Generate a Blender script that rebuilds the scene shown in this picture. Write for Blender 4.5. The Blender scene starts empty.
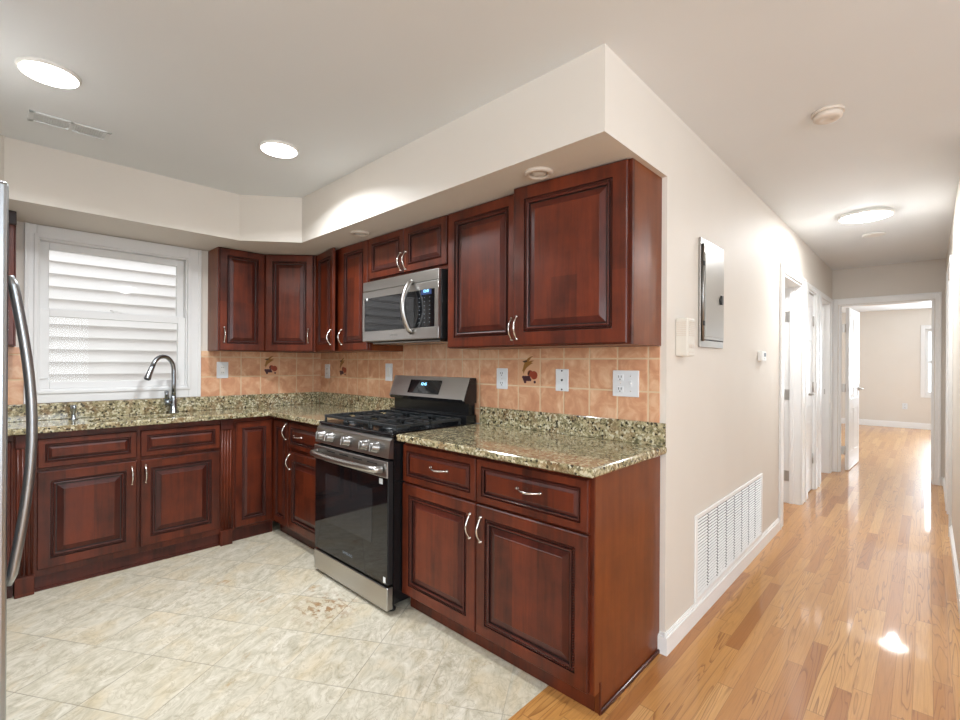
import bpy, bmesh, math, random
from mathutils import Vector, Matrix
random.seed(7)
R = math.radians
PI = math.pi
scn = bpy.context.scene
COL = scn.collection

# ------------------------------------------------------------------ camera
CZ = 2.412
cam_d = bpy.data.cameras.new('camera')
cam = bpy.data.objects.new('camera', cam_d)
COL.objects.link(cam)
cam_d.sensor_width = 36.0
cam_d.lens = 472.02 / 960 * 36
cam_d.shift_y = 3.07 / 960
cam_d.clip_start = 0.02
cam.matrix_world = (Matrix.Translation((0.8347, -2.073, 1.2757)) @ Matrix.Rotation(R(43.484), 4, 'Z')
                    @ Matrix.Rotation(R(90), 4, 'X') @ Matrix.Rotation(R(0.3075), 4, 'Z'))
scn.camera = cam

# ------------------------------------------------------------------ world
world = bpy.data.worlds.new('world')
scn.world = world
world.use_nodes = True
bg = world.node_tree.nodes['Background']
bg.inputs[0].default_value = (0.93, 0.96, 1.0, 1)
bg.inputs[1].default_value = 1.6

# ------------------------------------------------------------------ lights and exposure
scn.view_settings.view_transform = 'Standard'
scn.view_settings.look = 'None'
scn.view_settings.gamma = 1.0
scn.view_settings.use_curve_mapping = False
scn.view_settings.exposure = 0.36


def area(name, loc, rot, sx, sy, power, color=(1, 1, 1), shape='RECTANGLE', spread=180):
    d = bpy.data.lights.new(name, 'AREA')
    d.shape = shape
    d.size = sx
    d.size_y = sy
    d.energy = power
    d.color = color
    d.spread = R(spread)
    o = bpy.data.objects.new(name, d)
    o.location = loc
    o.rotation_euler = rot
    COL.objects.link(o)
    return o


DAY = (0.80, 0.91, 1.0)
WARM = (0.90, 0.955, 1.0)
# fill through added unseen windows behind the camera, then daylight by the bedroom windows
area('daylight_living_front', (1.7, -4.96, 1.45), (R(90), 0, 0), 2.2, 1.4, 56, DAY)
area('daylight_living_side', (3.56, -1.9, 1.45), (R(90), 0, R(90)), 2.2, 1.4, 42, DAY)
area('daylight_bedroom', (1.175, 10.86, 1.35), (R(90), 0, R(180)), 0.72, 1.25, 40, DAY)
area('daylight_bedroom_side', (2.16, 8.0, 1.4), (R(90), 0, R(90)), 1.4, 1.25, 58, DAY)  # side window is out of view, its strength raised to fill the hall
# lamps of the ceiling fixtures, some of them added as unseen fill
LAMPS = [('kitchen', (-1.68, -1.895), 17, 0.08, 150), ('kitchen', (-1.673, -0.99), 16, 0.08, 150), ('hall', (0.49, 2.5), 16, .15, 180)]
for nm, (x, y), pw, r, sp in LAMPS:
    area('lamp_' + nm, (x, y, CZ - (0.018 if nm == 'kitchen' else 0.032)), (0, 0, 0), 2 * r, 2 * r, pw, WARM, 'DISK', sp)
GLOBES_AND_FILLS = [('hall', (0.49, 2.5), 2.5), ('side_room', (-.85, 2.3), 16), ('side_room', (-.85, 4.5), 14), ('bedroom', (0.52, 6.14), 17), ('living', (1.6, -0.6), 14), ('living', (1.2, -3.2), 20)]  # living and side-room entries are unseen lamps added to brighten the view
for nm, (x, y), pw in GLOBES_AND_FILLS:
    d = bpy.data.lights.new('lamp_' + nm, 'POINT')
    d.energy = pw
    d.color = WARM
    d.shadow_soft_size = 0.05
    o = bpy.data.objects.new('lamp_' + nm, d)
    o.location = (x, y, CZ - 0.085)
    COL.objects.link(o)


# ------------------------------------------------------------------ node helpers
class NT:
    def __init__(s, name):
        s.m = bpy.data.materials.new(name)
        s.m.use_nodes = True
        s.t = s.m.node_tree
        s.b = s.t.nodes['Principled BSDF']
        s.out = s.t.nodes['Material Output']

    def n(s, typ, **kw):
        nd = s.t.nodes.new(typ)
        for k, v in kw.items():
            if hasattr(nd, k):
                setattr(nd, k, v)
        return nd

    def l(s, a, b):
        s.t.links.new(a, b)

    def val(s, sock, v):
        if hasattr(v, 'node'):
            s.l(v, sock)
        else:
            sock.default_value = v

    def math(s, op, a, b=0.0, c=0.0):
        nd = s.n('ShaderNodeMath', operation=op)
        s.val(nd.inputs[0], a)
        s.val(nd.inputs[1], b)
        if op in ('COMPARE', 'WRAP', 'SMOOTH_MIN', 'MULTIPLY_ADD'):
            s.val(nd.inputs[2], c)
        return nd.outputs[0]

    def noise(s, vec, scale, detail=4, rough=.55, dist=0.0):
        nd = s.n('ShaderNodeTexNoise')
        if vec is not None:
            s.l(vec, nd.inputs['Vector'])
        nd.inputs['Scale'].default_value = scale
        nd.inputs['Detail'].default_value = detail
        nd.inputs['Roughness'].default_value = rough
        nd.inputs['Distortion'].default_value = dist
        return nd.outputs[0]

    def ramp(s, fac, stops, interp='LINEAR'):
        nd = s.n('ShaderNodeValToRGB')
        nd.color_ramp.interpolation = interp
        e = nd.color_ramp.elements
        while len(e) < len(stops):
            e.new(0.5)
        for k, (p, c) in enumerate(stops):
            e[k].position = p
            e[k].color = (*c, 1) if len(c) == 3 else c
        s.val(nd.inputs[0], fac)
        return nd.outputs[0]

    def mix(s, fac, a, b, mode='MIX'):
        nd = s.n('ShaderNodeMix', data_type='RGBA', blend_type=mode)
        s.val(nd.inputs[0], fac)
        for sock, v in ((nd.inputs[6], a), (nd.inputs[7], b)):
            if hasattr(v, 'node'):
                s.l(v, sock)
            else:
                sock.default_value = (*v, 1) if len(v) == 3 else v
        return nd.outputs[2]

    def obj(s, scale=(1, 1, 1), rot=(0, 0, 0), loc=(0, 0, 0)):
        tc = s.n('ShaderNodeTexCoord')
        mp = s.n('ShaderNodeMapping')
        s.l(tc.outputs['Object'], mp.inputs[0])
        mp.inputs['Scale'].default_value = scale
        mp.inputs['Rotation'].default_value = rot
        mp.inputs['Location'].default_value = loc
        return mp.outputs[0]

    def geo(s, scale=(1, 1, 1), rot=(0, 0, 0), loc=(0, 0, 0)):
        tc = s.n('ShaderNodeNewGeometry')
        mp = s.n('ShaderNodeMapping')
        s.l(tc.outputs['Position'], mp.inputs[0])
        mp.inputs['Scale'].default_value = scale
        mp.inputs['Rotation'].default_value = rot
        mp.inputs['Location'].default_value = loc
        return mp.outputs[0]

    def bump(s, h, strength, dist=0.002):
        nd = s.n('ShaderNodeBump')
        nd.inputs['Strength'].default_value = strength
        nd.inputs['Distance'].default_value = dist
        s.l(h, nd.inputs['Height'])
        s.l(nd.outputs[0], s.b.inputs['Normal'])

    def set(s, **kw):
        for k, v in kw.items():
            sock = s.b.inputs[{'col': 'Base Color', 'rough': 'Roughness', 'metal': 'Metallic', 'coat': 'Coat Weight',
                               'coatr': 'Coat Roughness', 'spec': 'Specular IOR Level', 'emc': 'Emission Color',
                               'ems': 'Emission Strength', 'aniso': 'Anisotropic'}[k]]
            if hasattr(v, 'node'):
                s.l(v, sock)
            elif isinstance(v, tuple) and len(v) == 3:
                sock.default_value = (*v, 1)
            else:
                sock.default_value = v
        return s


def lin(r, g, b):
    f = lambda c: ((c / 255 + .055) / 1.055) ** 2.4 if c > 10 else c / 255 / 12.92
    return (f(r), f(g), f(b))


def plain(name, col, rough=.5, metal=0.0, var=.03, scale=8.0, **kw):
    t = NT(name)
    nz = t.noise(t.obj(), scale, 3)
    c2 = tuple(max(0, c * (1 - 2 * var)) for c in col)
    t.set(col=t.ramp(nz, [(.35, c2), (.65, col)]), rough=rough, metal=metal, **kw)
    return t.m


M = {}
t = NT('wall_paint')
nz = t.noise(t.geo(), 3, 2)
t.set(col=t.ramp(nz, [(.3, (.700, .645, .580)), (.7, (.715, .66, .595))]), rough=.6)
t.bump(t.noise(t.geo(), 260, 2), .06, .001)
M['wall'] = t.m
t = NT('ceiling_paint')
t.set(col=t.ramp(t.noise(t.geo(), 2, 2), [(.3, (.745, .770, .785)), (.7, (.76, .785, .80))]), rough=.75)
t.bump(t.noise(t.geo(), 200, 2), .06, .001)
M['ceil'] = t.m
M['trim'] = plain('white_trim_paint', (.86, .85, .835), .35, var=.01)
M['vinyl'] = plain('white_vinyl', (.78, .77, .76), .4, var=.01)
M['plastic'] = plain('white_plastic', (.78, .77, .74), .4, var=.01)
M['cream'] = plain('cream_plastic', (.66, .58, .50), .45, var=.01)
M['almond'] = plain('almond_plastic', (.70, .655, .58), .45, var=.01)
M['plate'] = plain('white_wall_plate', (.74, .76, .78), .35, var=.01)
M['slot'] = plain('dark_slot', (.02, .02, .02), .6)


def cherry(name, dark, light, seed=0.0):
    t = NT(name)
    oi = t.n('ShaderNodeObjectInfo')
    v = t.n('ShaderNodeVectorMath', operation='ADD')
    cv = t.n('ShaderNodeCombineXYZ')
    k = t.math('MULTIPLY', oi.outputs['Random'], 13.0)
    t.l(k, cv.inputs[0]); t.l(k, cv.inputs[1]); t.l(k, cv.inputs[2])
    t.l(t.obj((1, 1, 1)), v.inputs[0]); t.l(cv.outputs[0], v.inputs[1])
    mp = t.n('ShaderNodeMapping'); t.l(v.outputs[0], mp.inputs[0]); mp.inputs['Scale'].default_value = (14, 14, 1.1)
    grain = t.noise(mp.outputs[0], 2.2, 6, .6, .5)
    # glued-up staves of slightly different tone
    sx = t.n('ShaderNodeSeparateXYZ'); t.l(v.outputs[0], sx.inputs[0])
    st = t.n('ShaderNodeTexWhiteNoise', noise_dimensions='2D')
    cc = t.n('ShaderNodeCombineXYZ')
    t.l(t.math('FLOOR', t.math('MULTIPLY', sx.outputs[0], 8.0)), cc.inputs[0])
    t.l(t.math('FLOOR', t.math('MULTIPLY', sx.outputs[2], 1.3)), cc.inputs[1])
    t.l(cc.outputs[0], st.inputs['Vector'])
    blot = t.noise(v.outputs[0], 7, 4, .6)
    f = t.math('ADD', t.math('MULTIPLY', grain, .50), t.math('ADD', t.math('MULTIPLY', st.outputs[0], .15), t.math('MULTIPLY', blot, .42)))
    t.set(col=t.ramp(f, [(.34, dark), (.76, light)]), rough=.38, coat=.20, coatr=.12, spec=.30)
    t.bump(grain, .03, .001)
    return t.m


M['cherry'] = cherry('cherry_wood', lin(52, 18, 9), lin(114, 47, 23))
M['cherry_side'] = cherry('cherry_veneer', lin(94, 42, 17), lin(130, 66, 27))
M['glaze'] = plain('dark_glaze', lin(38, 14, 11), .4, coat=.3)
M['wood_edge'] = cherry('cherry_moulding', lin(46, 16, 11), lin(92, 38, 26))
M['inside'] = plain('cabinet_inside', lin(30, 14, 10), .7)

# granite
t = NT('granite')
g = t.geo()
vo = t.n('ShaderNodeTexVoronoi', feature='F1'); t.l(g, vo.inputs['Vector']); vo.inputs['Scale'].default_value = 105
base = t.ramp(t.noise(g, 36, 6, .74, .8), [(.32, lin(58, 52, 38)), (.43, lin(122, 116, 86)), (.53, lin(170, 158, 122)), (.62, lin(202, 190, 154)), (.74, lin(146, 112, 76))])
spk = t.ramp(t.noise(g, 120, 3, .7), [(.36, (0, 0, 0)), (.44, (1, 1, 1))])
c = t.mix(t.math('MULTIPLY', t.math('SUBTRACT', 1.0, spk), .8), base, lin(42, 36, 28))
c = t.mix(t.ramp(t.noise(g, 14, 3), [(.45, (0, 0, 0)), (.7, (.55, .55, .55))]), c, lin(132, 90, 58))
sep = t.n('ShaderNodeSeparateColor'); t.l(vo.outputs['Color'], sep.inputs[0])
c = t.mix(t.ramp(sep.outputs[0], [(.80, (0, 0, 0)), (.86, (.8, .8, .8))]), c, lin(214, 206, 178))
c = t.mix(t.ramp(sep.outputs[1], [(.88, (0, 0, 0)), (.93, (.9, .9, .9))]), c, lin(38, 32, 26))
t.set(col=c, rough=.11, coat=.4, coatr=.05)
M['granite'] = t.m


def tile_wall(name, axis, off, zoff):
    """4-inch style clay tiles; axis = horizontal world axis index"""
    t = NT(name)
    s = t.n('ShaderNodeSeparateXYZ'); t.l(t.geo(), s.inputs[0])
    P = 0.1497
    u = t.math('DIVIDE', t.math('SUBTRACT', s.outputs[axis], off), P)
    v = t.math('DIVIDE', t.math('SUBTRACT', s.outputs[2], zoff), P)
    fu, fv = t.math('FRACT', u), t.math('FRACT', v)
    eu = t.math('ABSOLUTE', t.math('SUBTRACT', fu, .5))
    ev = t.math('ABSOLUTE', t.math('SUBTRACT', fv, .5))
    e = t.math('MAXIMUM', eu, ev)
    grout = t.ramp(e, [(.470, (0, 0, 0)), (.480, (1, 1, 1))])
    cc = t.n('ShaderNodeCombineXYZ')
    t.l(t.math('FLOOR', u), cc.inputs[0]); t.l(t.math('FLOOR', v), cc.inputs[1])
    wn = t.n('ShaderNodeTexWhiteNoise', noise_dimensions='2D'); t.l(cc.outputs[0], wn.inputs['Vector'])
    vm = t.n('ShaderNodeVectorMath', operation='MULTIPLY_ADD')
    t.l(wn.outputs[1], vm.inputs[0]); vm.inputs[1].default_value = (5, 5, 5); t.l(t.geo(), vm.inputs[2])
    cl = t.noise(vm.outputs[0], 13, 4, .6, .8)
    col = t.ramp(cl, [(.30, lin(196, 140, 106)), (.5, lin(212, 160, 124)), (.70, lin(230, 192, 156))])
    col = t.mix(t.math('MULTIPLY', wn.outputs[0], .22), col, lin(188, 132, 100))
    col = t.mix(grout, col, lin(216, 190, 156))
    t.set(col=col, rough=t.math('ADD', .30, t.math('MULTIPLY', grout, .4)))
    t.bump(t.math('SUBTRACT', 1.0, t.ramp(e, [(.44, (0, 0, 0)), (.48, (1, 1, 1))])), .5, .002)
    return t.m


M['tile_x'] = tile_wall('peach_tile_stove_wall', 0, -.0785, 1.0005)
M['tile_y'] = tile_wall('peach_tile_sink_wall', 1, -.677, 1.0115)

# kitchen floor: 12-inch tiles laid at 31 degrees
t = NT('stone_look_floor_tile')
g = t.geo(rot=(0, 0, R(-31)))
s = t.n('ShaderNodeSeparateXYZ'); t.l(g, s.inputs[0])
P = 0.308
u = t.math('DIVIDE', t.math('ADD', s.outputs[0], .944), P)
v = t.math('DIVIDE', t.math('ADD', s.outputs[1], .205), P)
e = t.math('MAXIMUM', t.math('ABSOLUTE', t.math('SUBTRACT', t.math('FRACT', u), .5)), t.math('ABSOLUTE', t.math('SUBTRACT', t.math('FRACT', v), .5)))
cc = t.n('ShaderNodeCombineXYZ'); t.l(t.math('FLOOR', u), cc.inputs[0]); t.l(t.math('FLOOR', v), cc.inputs[1])
wn = t.n('ShaderNodeTexWhiteNoise', noise_dimensions='2D'); t.l(cc.outputs[0], wn.inputs['Vector'])
vm = t.n('ShaderNodeVectorMath', operation='MULTIPLY_ADD')
t.l(wn.outputs[1], vm.inputs[0]); vm.inputs[1].default_value = (4, 4, 4)
mp = t.n('ShaderNodeMapping'); t.l(g, mp.inputs[0]); mp.inputs['Scale'].default_value = (1.9, 1.0, 1)
mp.inputs['Rotation'].default_value = (0, 0, R(20))
t.l(mp.outputs[0], vm.inputs[2])
n1 = t.noise(vm.outputs[0], 8.5, 8, .70, 1.4)
n2 = t.noise(vm.outputs[0], 2.6, 4, .6, .7)
n3 = t.noise(vm.outputs[0], 5.0, 5, .6, 2.0)
col = t.ramp(n1, [(.30, lin(166, 157, 136)), (.42, lin(192, 184, 164)), (.53, lin(207, 199, 181)), (.68, lin(222, 215, 200))])
col = t.mix(t.ramp(n2, [(.5, (0, 0, 0)), (.75, (.62, .62, .62))]), col, lin(210, 188, 148))
vein = t.ramp(t.math('ABSOLUTE', t.math('SUBTRACT', n3, .5)), [(.0, (.5, .5, .5)), (.022, (0, 0, 0))])
col = t.mix(vein, col, lin(160, 146, 118))
rn = t.ramp(t.noise(vm.outputs[0], 3.1, 6, .7, .3), [(.64, (0, 0, 0)), (.72, (.7, .7, .7))])
col = t.mix(rn, col, lin(172, 132, 76))
col = t.mix(t.math('MULTIPLY', t.ramp(wn.outputs[0], [(.55, (0, 0, 0)), (1, (1, 1, 1))]), .22), col, lin(196, 178, 140))
dst = t.n('ShaderNodeVectorMath', operation='DISTANCE'); t.l(t.geo(), dst.inputs[0]); dst.inputs[1].default_value = (-1.43, -.84, 0)
near = t.ramp(dst.outputs['Value'], [(.05, (1, 1, 1)), (.20, (0, 0, 0))])
rust = t.math('MULTIPLY', near, t.ramp(t.noise(t.geo(scale=(1, 1.6, 1)), 17, 5, .7, .4), [(.50, (0, 0, 0)), (.58, (1, 1, 1))]))
col = t.mix(t.math('MULTIPLY', rust, .8), col, lin(150, 104, 50))
joint = t.math('MULTIPLY', t.ramp(e, [(.4935, (0, 0, 0)), (.4960, (.8, .8, .8))]), t.ramp(t.noise(g, 1.7, 2), [(.38, (.15, .15, .15)), (.55, (1, 1, 1))]))
col = t.mix(joint, col, lin(140, 130, 112))
t.set(col=col, rough=.30, spec=.4)
t.bump(t.math('SUBTRACT', n1, t.math('MULTIPLY', joint, 1.0)), .06, .002)
M['floor_tile'] = t.m

# oak strip floor, boards along y
t = NT('oak_strip_floor')
g = t.geo()
s = t.n('ShaderNodeSeparateXYZ'); t.l(g, s.inputs[0])
W_, L_ = .057, .85
u = t.math('DIVIDE', s.outputs[0], W_)
row = t.math('FLOOR', u)
w1 = t.n('ShaderNodeTexWhiteNoise', noise_dimensions='1D'); t.l(row, w1.inputs['W'])
v = t.math('ADD', t.math('DIVIDE', s.outputs[1], L_), t.math('MULTIPLY', w1.outputs[0], 9.7))
colm = t.math('FLOOR', v)
cc = t.n('ShaderNodeCombineXYZ'); t.l(row, cc.inputs[0]); t.l(colm, cc.inputs[1])
wn = t.n('ShaderNodeTexWhiteNoise', noise_dimensions='2D'); t.l(cc.outputs[0], wn.inputs['Vector'])
vm = t.n('ShaderNodeVectorMath', operation='MULTIPLY_ADD')
t.l(wn.outputs[1], vm.inputs[0]); vm.inputs[1].default_value = (9, 9, 9)
mp = t.n('ShaderNodeMapping'); t.l(g, mp.inputs[0]); mp.inputs['Scale'].default_value = (20, 1.2, 1)
t.l(mp.outputs[0], vm.inputs[2])
big = t.noise(vm.outputs[0], .8, 2, .4, .4)
rings = t.math('FRACT', t.math('MULTIPLY', big, 13.0))
ringl = t.ramp(rings, [(0, (1, 1, 1)), (.07, (.7, .7, .7)), (.22, (.12, .12, .12)), (.5, (0, 0, 0)), (.95, (0, 0, 0)), (1, (1, 1, 1))])
mp2 = t.n('ShaderNodeMapping'); t.l(g, mp2.inputs[0]); mp2.inputs['Scale'].default_value = (210, 6, 1)
fine = t.noise(mp2.outputs[0], 1.0, 4, .6)
tone = t.ramp(wn.outputs[0], [(0, lin(172, 112, 56)), (.25, lin(194, 138, 76)), (.8, lin(203, 149, 86)), (1, lin(214, 164, 102))])
sw = t.n('ShaderNodeSeparateColor'); t.l(wn.outputs[1], sw.inputs[0])
ringl = t.math('MULTIPLY', ringl, t.ramp(sw.outputs[1], [(.1, (.25, .25, .25)), (.6, (.8, .8, .8)), (1, (1, 1, 1))]))
col = t.mix(t.math('MULTIPLY', ringl, .8), tone, lin(126, 74, 32))
col = t.mix(t.math('MULTIPLY', t.ramp(fine, [(.35, (1, 1, 1)), (.6, (0, 0, 0))]), .25), col, lin(150, 98, 50))
fu = t.math('ABSOLUTE', t.math('SUBTRACT', t.math('FRACT', u), .5))
fv = t.math('ABSOLUTE', t.math('SUBTRACT', t.math('FRACT', v), .5))
j = t.math('MAXIMUM', t.ramp(fu, [(.478, (0, 0, 0)), (.497, (1, 1, 1))]), t.ramp(fv, [(.4975, (0, 0, 0)), (.4995, (1, 1, 1))]))
col = t.mix(t.math('MULTIPLY', j, .6), col, lin(120, 74, 36))
t.set(col=col, rough=.34, coat=.55, coatr=.05, spec=.4)
wav = t.noise(t.geo(scale=(9, 3.5, 1)), 1.0, 3, .5)
t.bump(t.math('ADD', t.math('MULTIPLY', wav, 1.6), t.math('ADD', t.math('MULTIPLY', j, -.5), t.math('MULTIPLY', ringl, -.25))), .22, .002)
M['oak'] = t.m

# metals, appliance finishes
def brushed(name, col, rough, axis_scale=(2, 2, 160), k=.10):
    t = NT(name)
    n_ = t.noise(t.obj(axis_scale), 3, 3)
    t.set(col=t.ramp(n_, [(.3, tuple(c * .93 for c in col)), (.7, col)]), metal=1.0,
          rough=t.math('ADD', rough - k / 2, t.math('MULTIPLY', n_, k)))
    return t.m


M['steel'] = brushed('brushed_stainless', (.52, .505, .485), .30)
M['steel_dark'] = brushed('dark_stainless', (.33, .32, .31), .30)
M['fridge_steel'] = brushed('fridge_steel', (.42, .44, .46), .33)
M['chrome'] = brushed('satin_chrome', (.40, .43, .46), .22)
M['pull'] = brushed('satin_nickel_pull', (.78, .74, .70), .18)
M['hinge'] = brushed('hinge_nickel', (.58, .56, .53), .42)
M['panel_metal'] = brushed('panel_door_metal', (.38, .36, .335), .36, (160, 160, 2))
M['black_glass'] = plain('black_glass', (.006, .006, .007), .04, spec=.6)
M['oven_win'] = plain('oven_window_glass', (.02, .02, .022), .05, spec=.6)
M['enamel'] = plain('black_enamel', (.008, .008, .009), .18)
M['iron'] = plain('cast_iron', (.022, .025, .027), .42, var=.1)
M['black'] = plain('black_plastic', (.014, .014, .015), .4)
M['key'] = plain('keypad_print', (.16, .18, .2), .5)
M['sticker'] = plain('white_sticker', (.8, .8, .8), .5)
M['sinksteel'] = brushed('sink_steel', (.42, .43, .44), .3)
M['yard'] = plain('concrete_yard', (.22, .21, .20), .8)
M['siding'] = plain('white_lap_siding', (.84, .80, .78), .55, var=.01)
M['ceramic'] = plain('motif_tile', lin(214, 166, 130), .3)
M['banana'] = plain('motif_banana', lin(150, 104, 46), .35)
M['apple'] = plain('motif_apple', lin(150, 62, 38), .35)
M['grape'] = plain('motif_grape', lin(84, 48, 56), .35)
M['leaf'] = plain('motif_leaf', lin(74, 52, 34), .35)


def emit(name, col, st):
    t = NT(name)
    t.set(col=(.8, .8, .8) if st > 5 else (.005, .005, .006), emc=col, ems=st)
    return t.m


M['lamp'] = emit('lamp_diffuser', (1, .97, .93), 14.0)
M['blue'] = emit('blue_digits', (.25, .65, 1.0), 3.0)
M['bluewin'] = emit('display_glow', (.01, .05, .22), .6)

t = NT('window_glass')
tr = t.n('ShaderNodeBsdfTransparent'); gl = t.n('ShaderNodeBsdfGlossy'); gl.inputs['Roughness'].default_value = .02
fr = t.n('ShaderNodeFresnel'); fr.inputs[0].default_value = 1.18
mx = t.n('ShaderNodeMixShader')
t.l(fr.outputs[0], mx.inputs[0]); t.l(tr.outputs[0], mx.inputs[1]); t.l(gl.outputs[0], mx.inputs[2])
t.l(mx.outputs[0], t.out.inputs[0])
tr.inputs[0].default_value = (.97, .985, .98, 1)
M['glass'] = t.m


# ------------------------------------------------------------------ mesh helpers
class MB:
    def __init__(s):
        s.v = []; s.f = []; s.mi = []; s.mats = []; s.sm = []

    def mat(s, m):
        if m not in s.mats:
            s.mats.append(m)
        return s.mats.index(m)

    def face(s, idx, m, smooth=False):
        s.f.append(idx); s.mi.append(s.mat(m)); s.sm.append(smooth)

    def quad(s, pts, m):
        b = len(s.v); s.v += [tuple(p) for p in pts]; s.face(list(range(b, b + len(pts))), m)

    def box(s, x0, x1, y0, y1, z0, z1, m, bev=0.0):
        if x0 > x1: x0, x1 = x1, x0
        if y0 > y1: y0, y1 = y1, y0
        if z0 > z1: z0, z1 = z1, z0
        bm = bmesh.new()
        bmesh.ops.create_cube(bm, size=1)
        for v in bm.verts:
            v.co = Vector(((x0 + x1) / 2 + v.co.x * (x1 - x0), (y0 + y1) / 2 + v.co.y * (y1 - y0), (z0 + z1) / 2 + v.co.z * (z1 - z0)))
        if bev > 0:
            bmesh.ops.bevel(bm, geom=bm.edges[:], offset=min(bev, .45 * min(x1 - x0, y1 - y0, z1 - z0)), segments=2, affect='EDGES', profile=.5)
        s.bm(bm, m)
        return s

    def bm(s, bm, m, mat=None, smooth=False):
        if mat is not None:
            bm.transform(mat)
        bm.normal_update()
        b = len(s.v)
        bm.verts.index_update()
        s.v += [tuple(v.co) for v in bm.verts]
        for f in bm.faces:
            s.face([b + v.index for v in f.verts], m, smooth)
        bm.free()

    def prism(s, poly, z0, z1, m):
        """poly counter-clockwise in xy"""
        n = len(poly); b = len(s.v)
        s.v += [(x, y, z0) for x, y in poly] + [(x, y, z1) for x, y in poly]
        s.face([b + i for i in reversed(range(n))], m)
        s.face([b + n + i for i in range(n)], m)
        for i in range(n):
            k = (i + 1) % n
            s.face([b + i, b + k, b + n + k, b + n + i], m)

    def lathe(s, prof, m, center=(0, 0, 0), axis='Z', seg=32):
        """prof: list of (r, h)"""
        b = len(s.v); n = len(prof)
        for i in range(seg):
            a = 2 * PI * i / seg
            for r, h in prof:
                p = (r * math.cos(a), r * math.sin(a), h)
                if axis == 'Y': p = (p[0], -p[2], p[1])      # h points to -y
                if axis == 'X': p = (p[2], p[0], p[1])
                s.v.append((center[0] + p[0], center[1] + p[1], center[2] + p[2]))
        for i in range(seg):
            k = (i + 1) % seg
            for jn in range(n - 1):
                s.face([b + i * n + jn, b + k * n + jn, b + k * n + jn + 1, b + i * n + jn + 1], m, True)
        for jn in (0, n - 1):
            if prof[jn][0] > 1e-5:
                s.face([b + i * n + jn for i in range(seg)], m)

    def tube(s, pts, r, m, seg=10, flat=1.0, up=None, radii=None):
        pts = [Vector(p) for p in pts]; n = len(pts); b = len(s.v)
        prev = None
        for i, p in enumerate(pts):
            d = (pts[min(i + 1, n - 1)] - pts[max(i - 1, 0)]).normalized()
            u = Vector(up) if up else (prev if prev is not None else (Vector((0, 0, 1)) if abs(d.z) < .9 else Vector((1, 0, 0))))
            w = d.cross(u).normalized(); u = w.cross(d).normalized(); prev = u
            rr = radii[i] if radii else r
            for k in range(seg):
                a = 2 * PI * k / seg
                s.v.append(tuple(p + w * (rr * math.cos(a)) + u * (rr * flat * math.sin(a))))
        for i in range(n - 1):
            for k in range(seg):
                k2 = (k + 1) % seg
                s.face([b + i * seg + k, b + i * seg + k2, b + (i + 1) * seg + k2, b + (i + 1) * seg + k], m, True)
        s.face([b + k for k in range(seg)], m)
        s.face([b + (n - 1) * seg + k for k in range(seg)], m)

    def build(s, name, parent=None, loc=None, rotz=0.0, fix=True):
        me = bpy.data.meshes.new(name)
        me.from_pydata(s.v, [], s.f)
        for m in s.mats:
            me.materials.append(M[m])
        me.polygons.foreach_set('material_index', s.mi)
        me.polygons.foreach_set('use_smooth', s.sm)
        if fix:
            bm = bmesh.new(); bm.from_mesh(me)
            bmesh.ops.recalc_face_normals(bm, faces=bm.faces[:])
            bm.to_mesh(me); bm.free()
        me.update()
        o = bpy.data.objects.new(name, me)
        COL.objects.link(o)
        if parent:
            o.parent = parent
        if loc:
            o.location = loc
        o.rotation_euler = (0, 0, rotz)
        return o


def thing(name, label, cat, loc=(0, 0, 0), rotz=0.0, group=None):
    o = bpy.data.objects.new(name, None)
    o.empty_display_size = .05
    COL.objects.link(o)
    o.location = loc; o.rotation_euler = (0, 0, rotz)
    o['label'] = label; o['category'] = cat
    if group: o['group'] = group
    return o


def tag(o, label, cat, group=None):
    o['label'] = label; o['category'] = cat
    if group: o['group'] = group
    return o


def struct(o):
    o['kind'] = 'structure'
    return o


def arc_pts(p0, p1, out, n=14):
    """bow between two points, bulging by the vector out"""
    p0, p1, out = Vector(p0), Vector(p1), Vector(out)
    return [p0.lerp(p1, i / n) + out * math.sin(PI * i / n) for i in range(n + 1)]


def text_mesh(name, body, size, mat, parent, M4, depth=.0006):
    cu = bpy.data.curves.new(name, 'FONT')
    cu.body = body; cu.size = size; cu.align_x = 'CENTER'; cu.align_y = 'CENTER'; cu.extrude = depth
    tmp = bpy.data.objects.new(name, cu)
    COL.objects.link(tmp)
    dg = bpy.context.evaluated_depsgraph_get()
    me = bpy.data.meshes.new_from_object(tmp.evaluated_get(dg))
    bpy.data.objects.remove(tmp)
    me.transform(M4)
    me.materials.clear(); me.materials.append(M[mat])
    me.name = name
    o = bpy.data.objects.new(name, me)
    COL.objects.link(o); o.parent = parent
    return o


# ------------------------------------------------------------------ room shell
XL = -3.08; YE = 4.95; XR = .97; TH = .13
ZS = 2.101


def wall_open(mb, axis, a0, a1, t0, t1, opens, z1=CZ, m='wall'):
    """wall running along axis ('x' or 'y') from a0 to a1, thickness t0..t1, opens = [(b0,b1,zb,zt)]"""
    def bx(p0, p1, zb, zt):
        if p1 - p0 < 1e-4 or zt - zb < 1e-4: return
        if axis == 'x': mb.box(p0, p1, t0, t1, zb, zt, m)
        else: mb.box(t0, t1, p0, p1, zb, zt, m)
    cur = a0
    for b0, b1, zb, zt in sorted(opens):
        bx(cur, b0, 0, z1)
        bx(b0, b1, 0, zb)
        bx(b0, b1, zt, z1)
        cur = b1
    bx(cur, a1, 0, z1)


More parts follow.
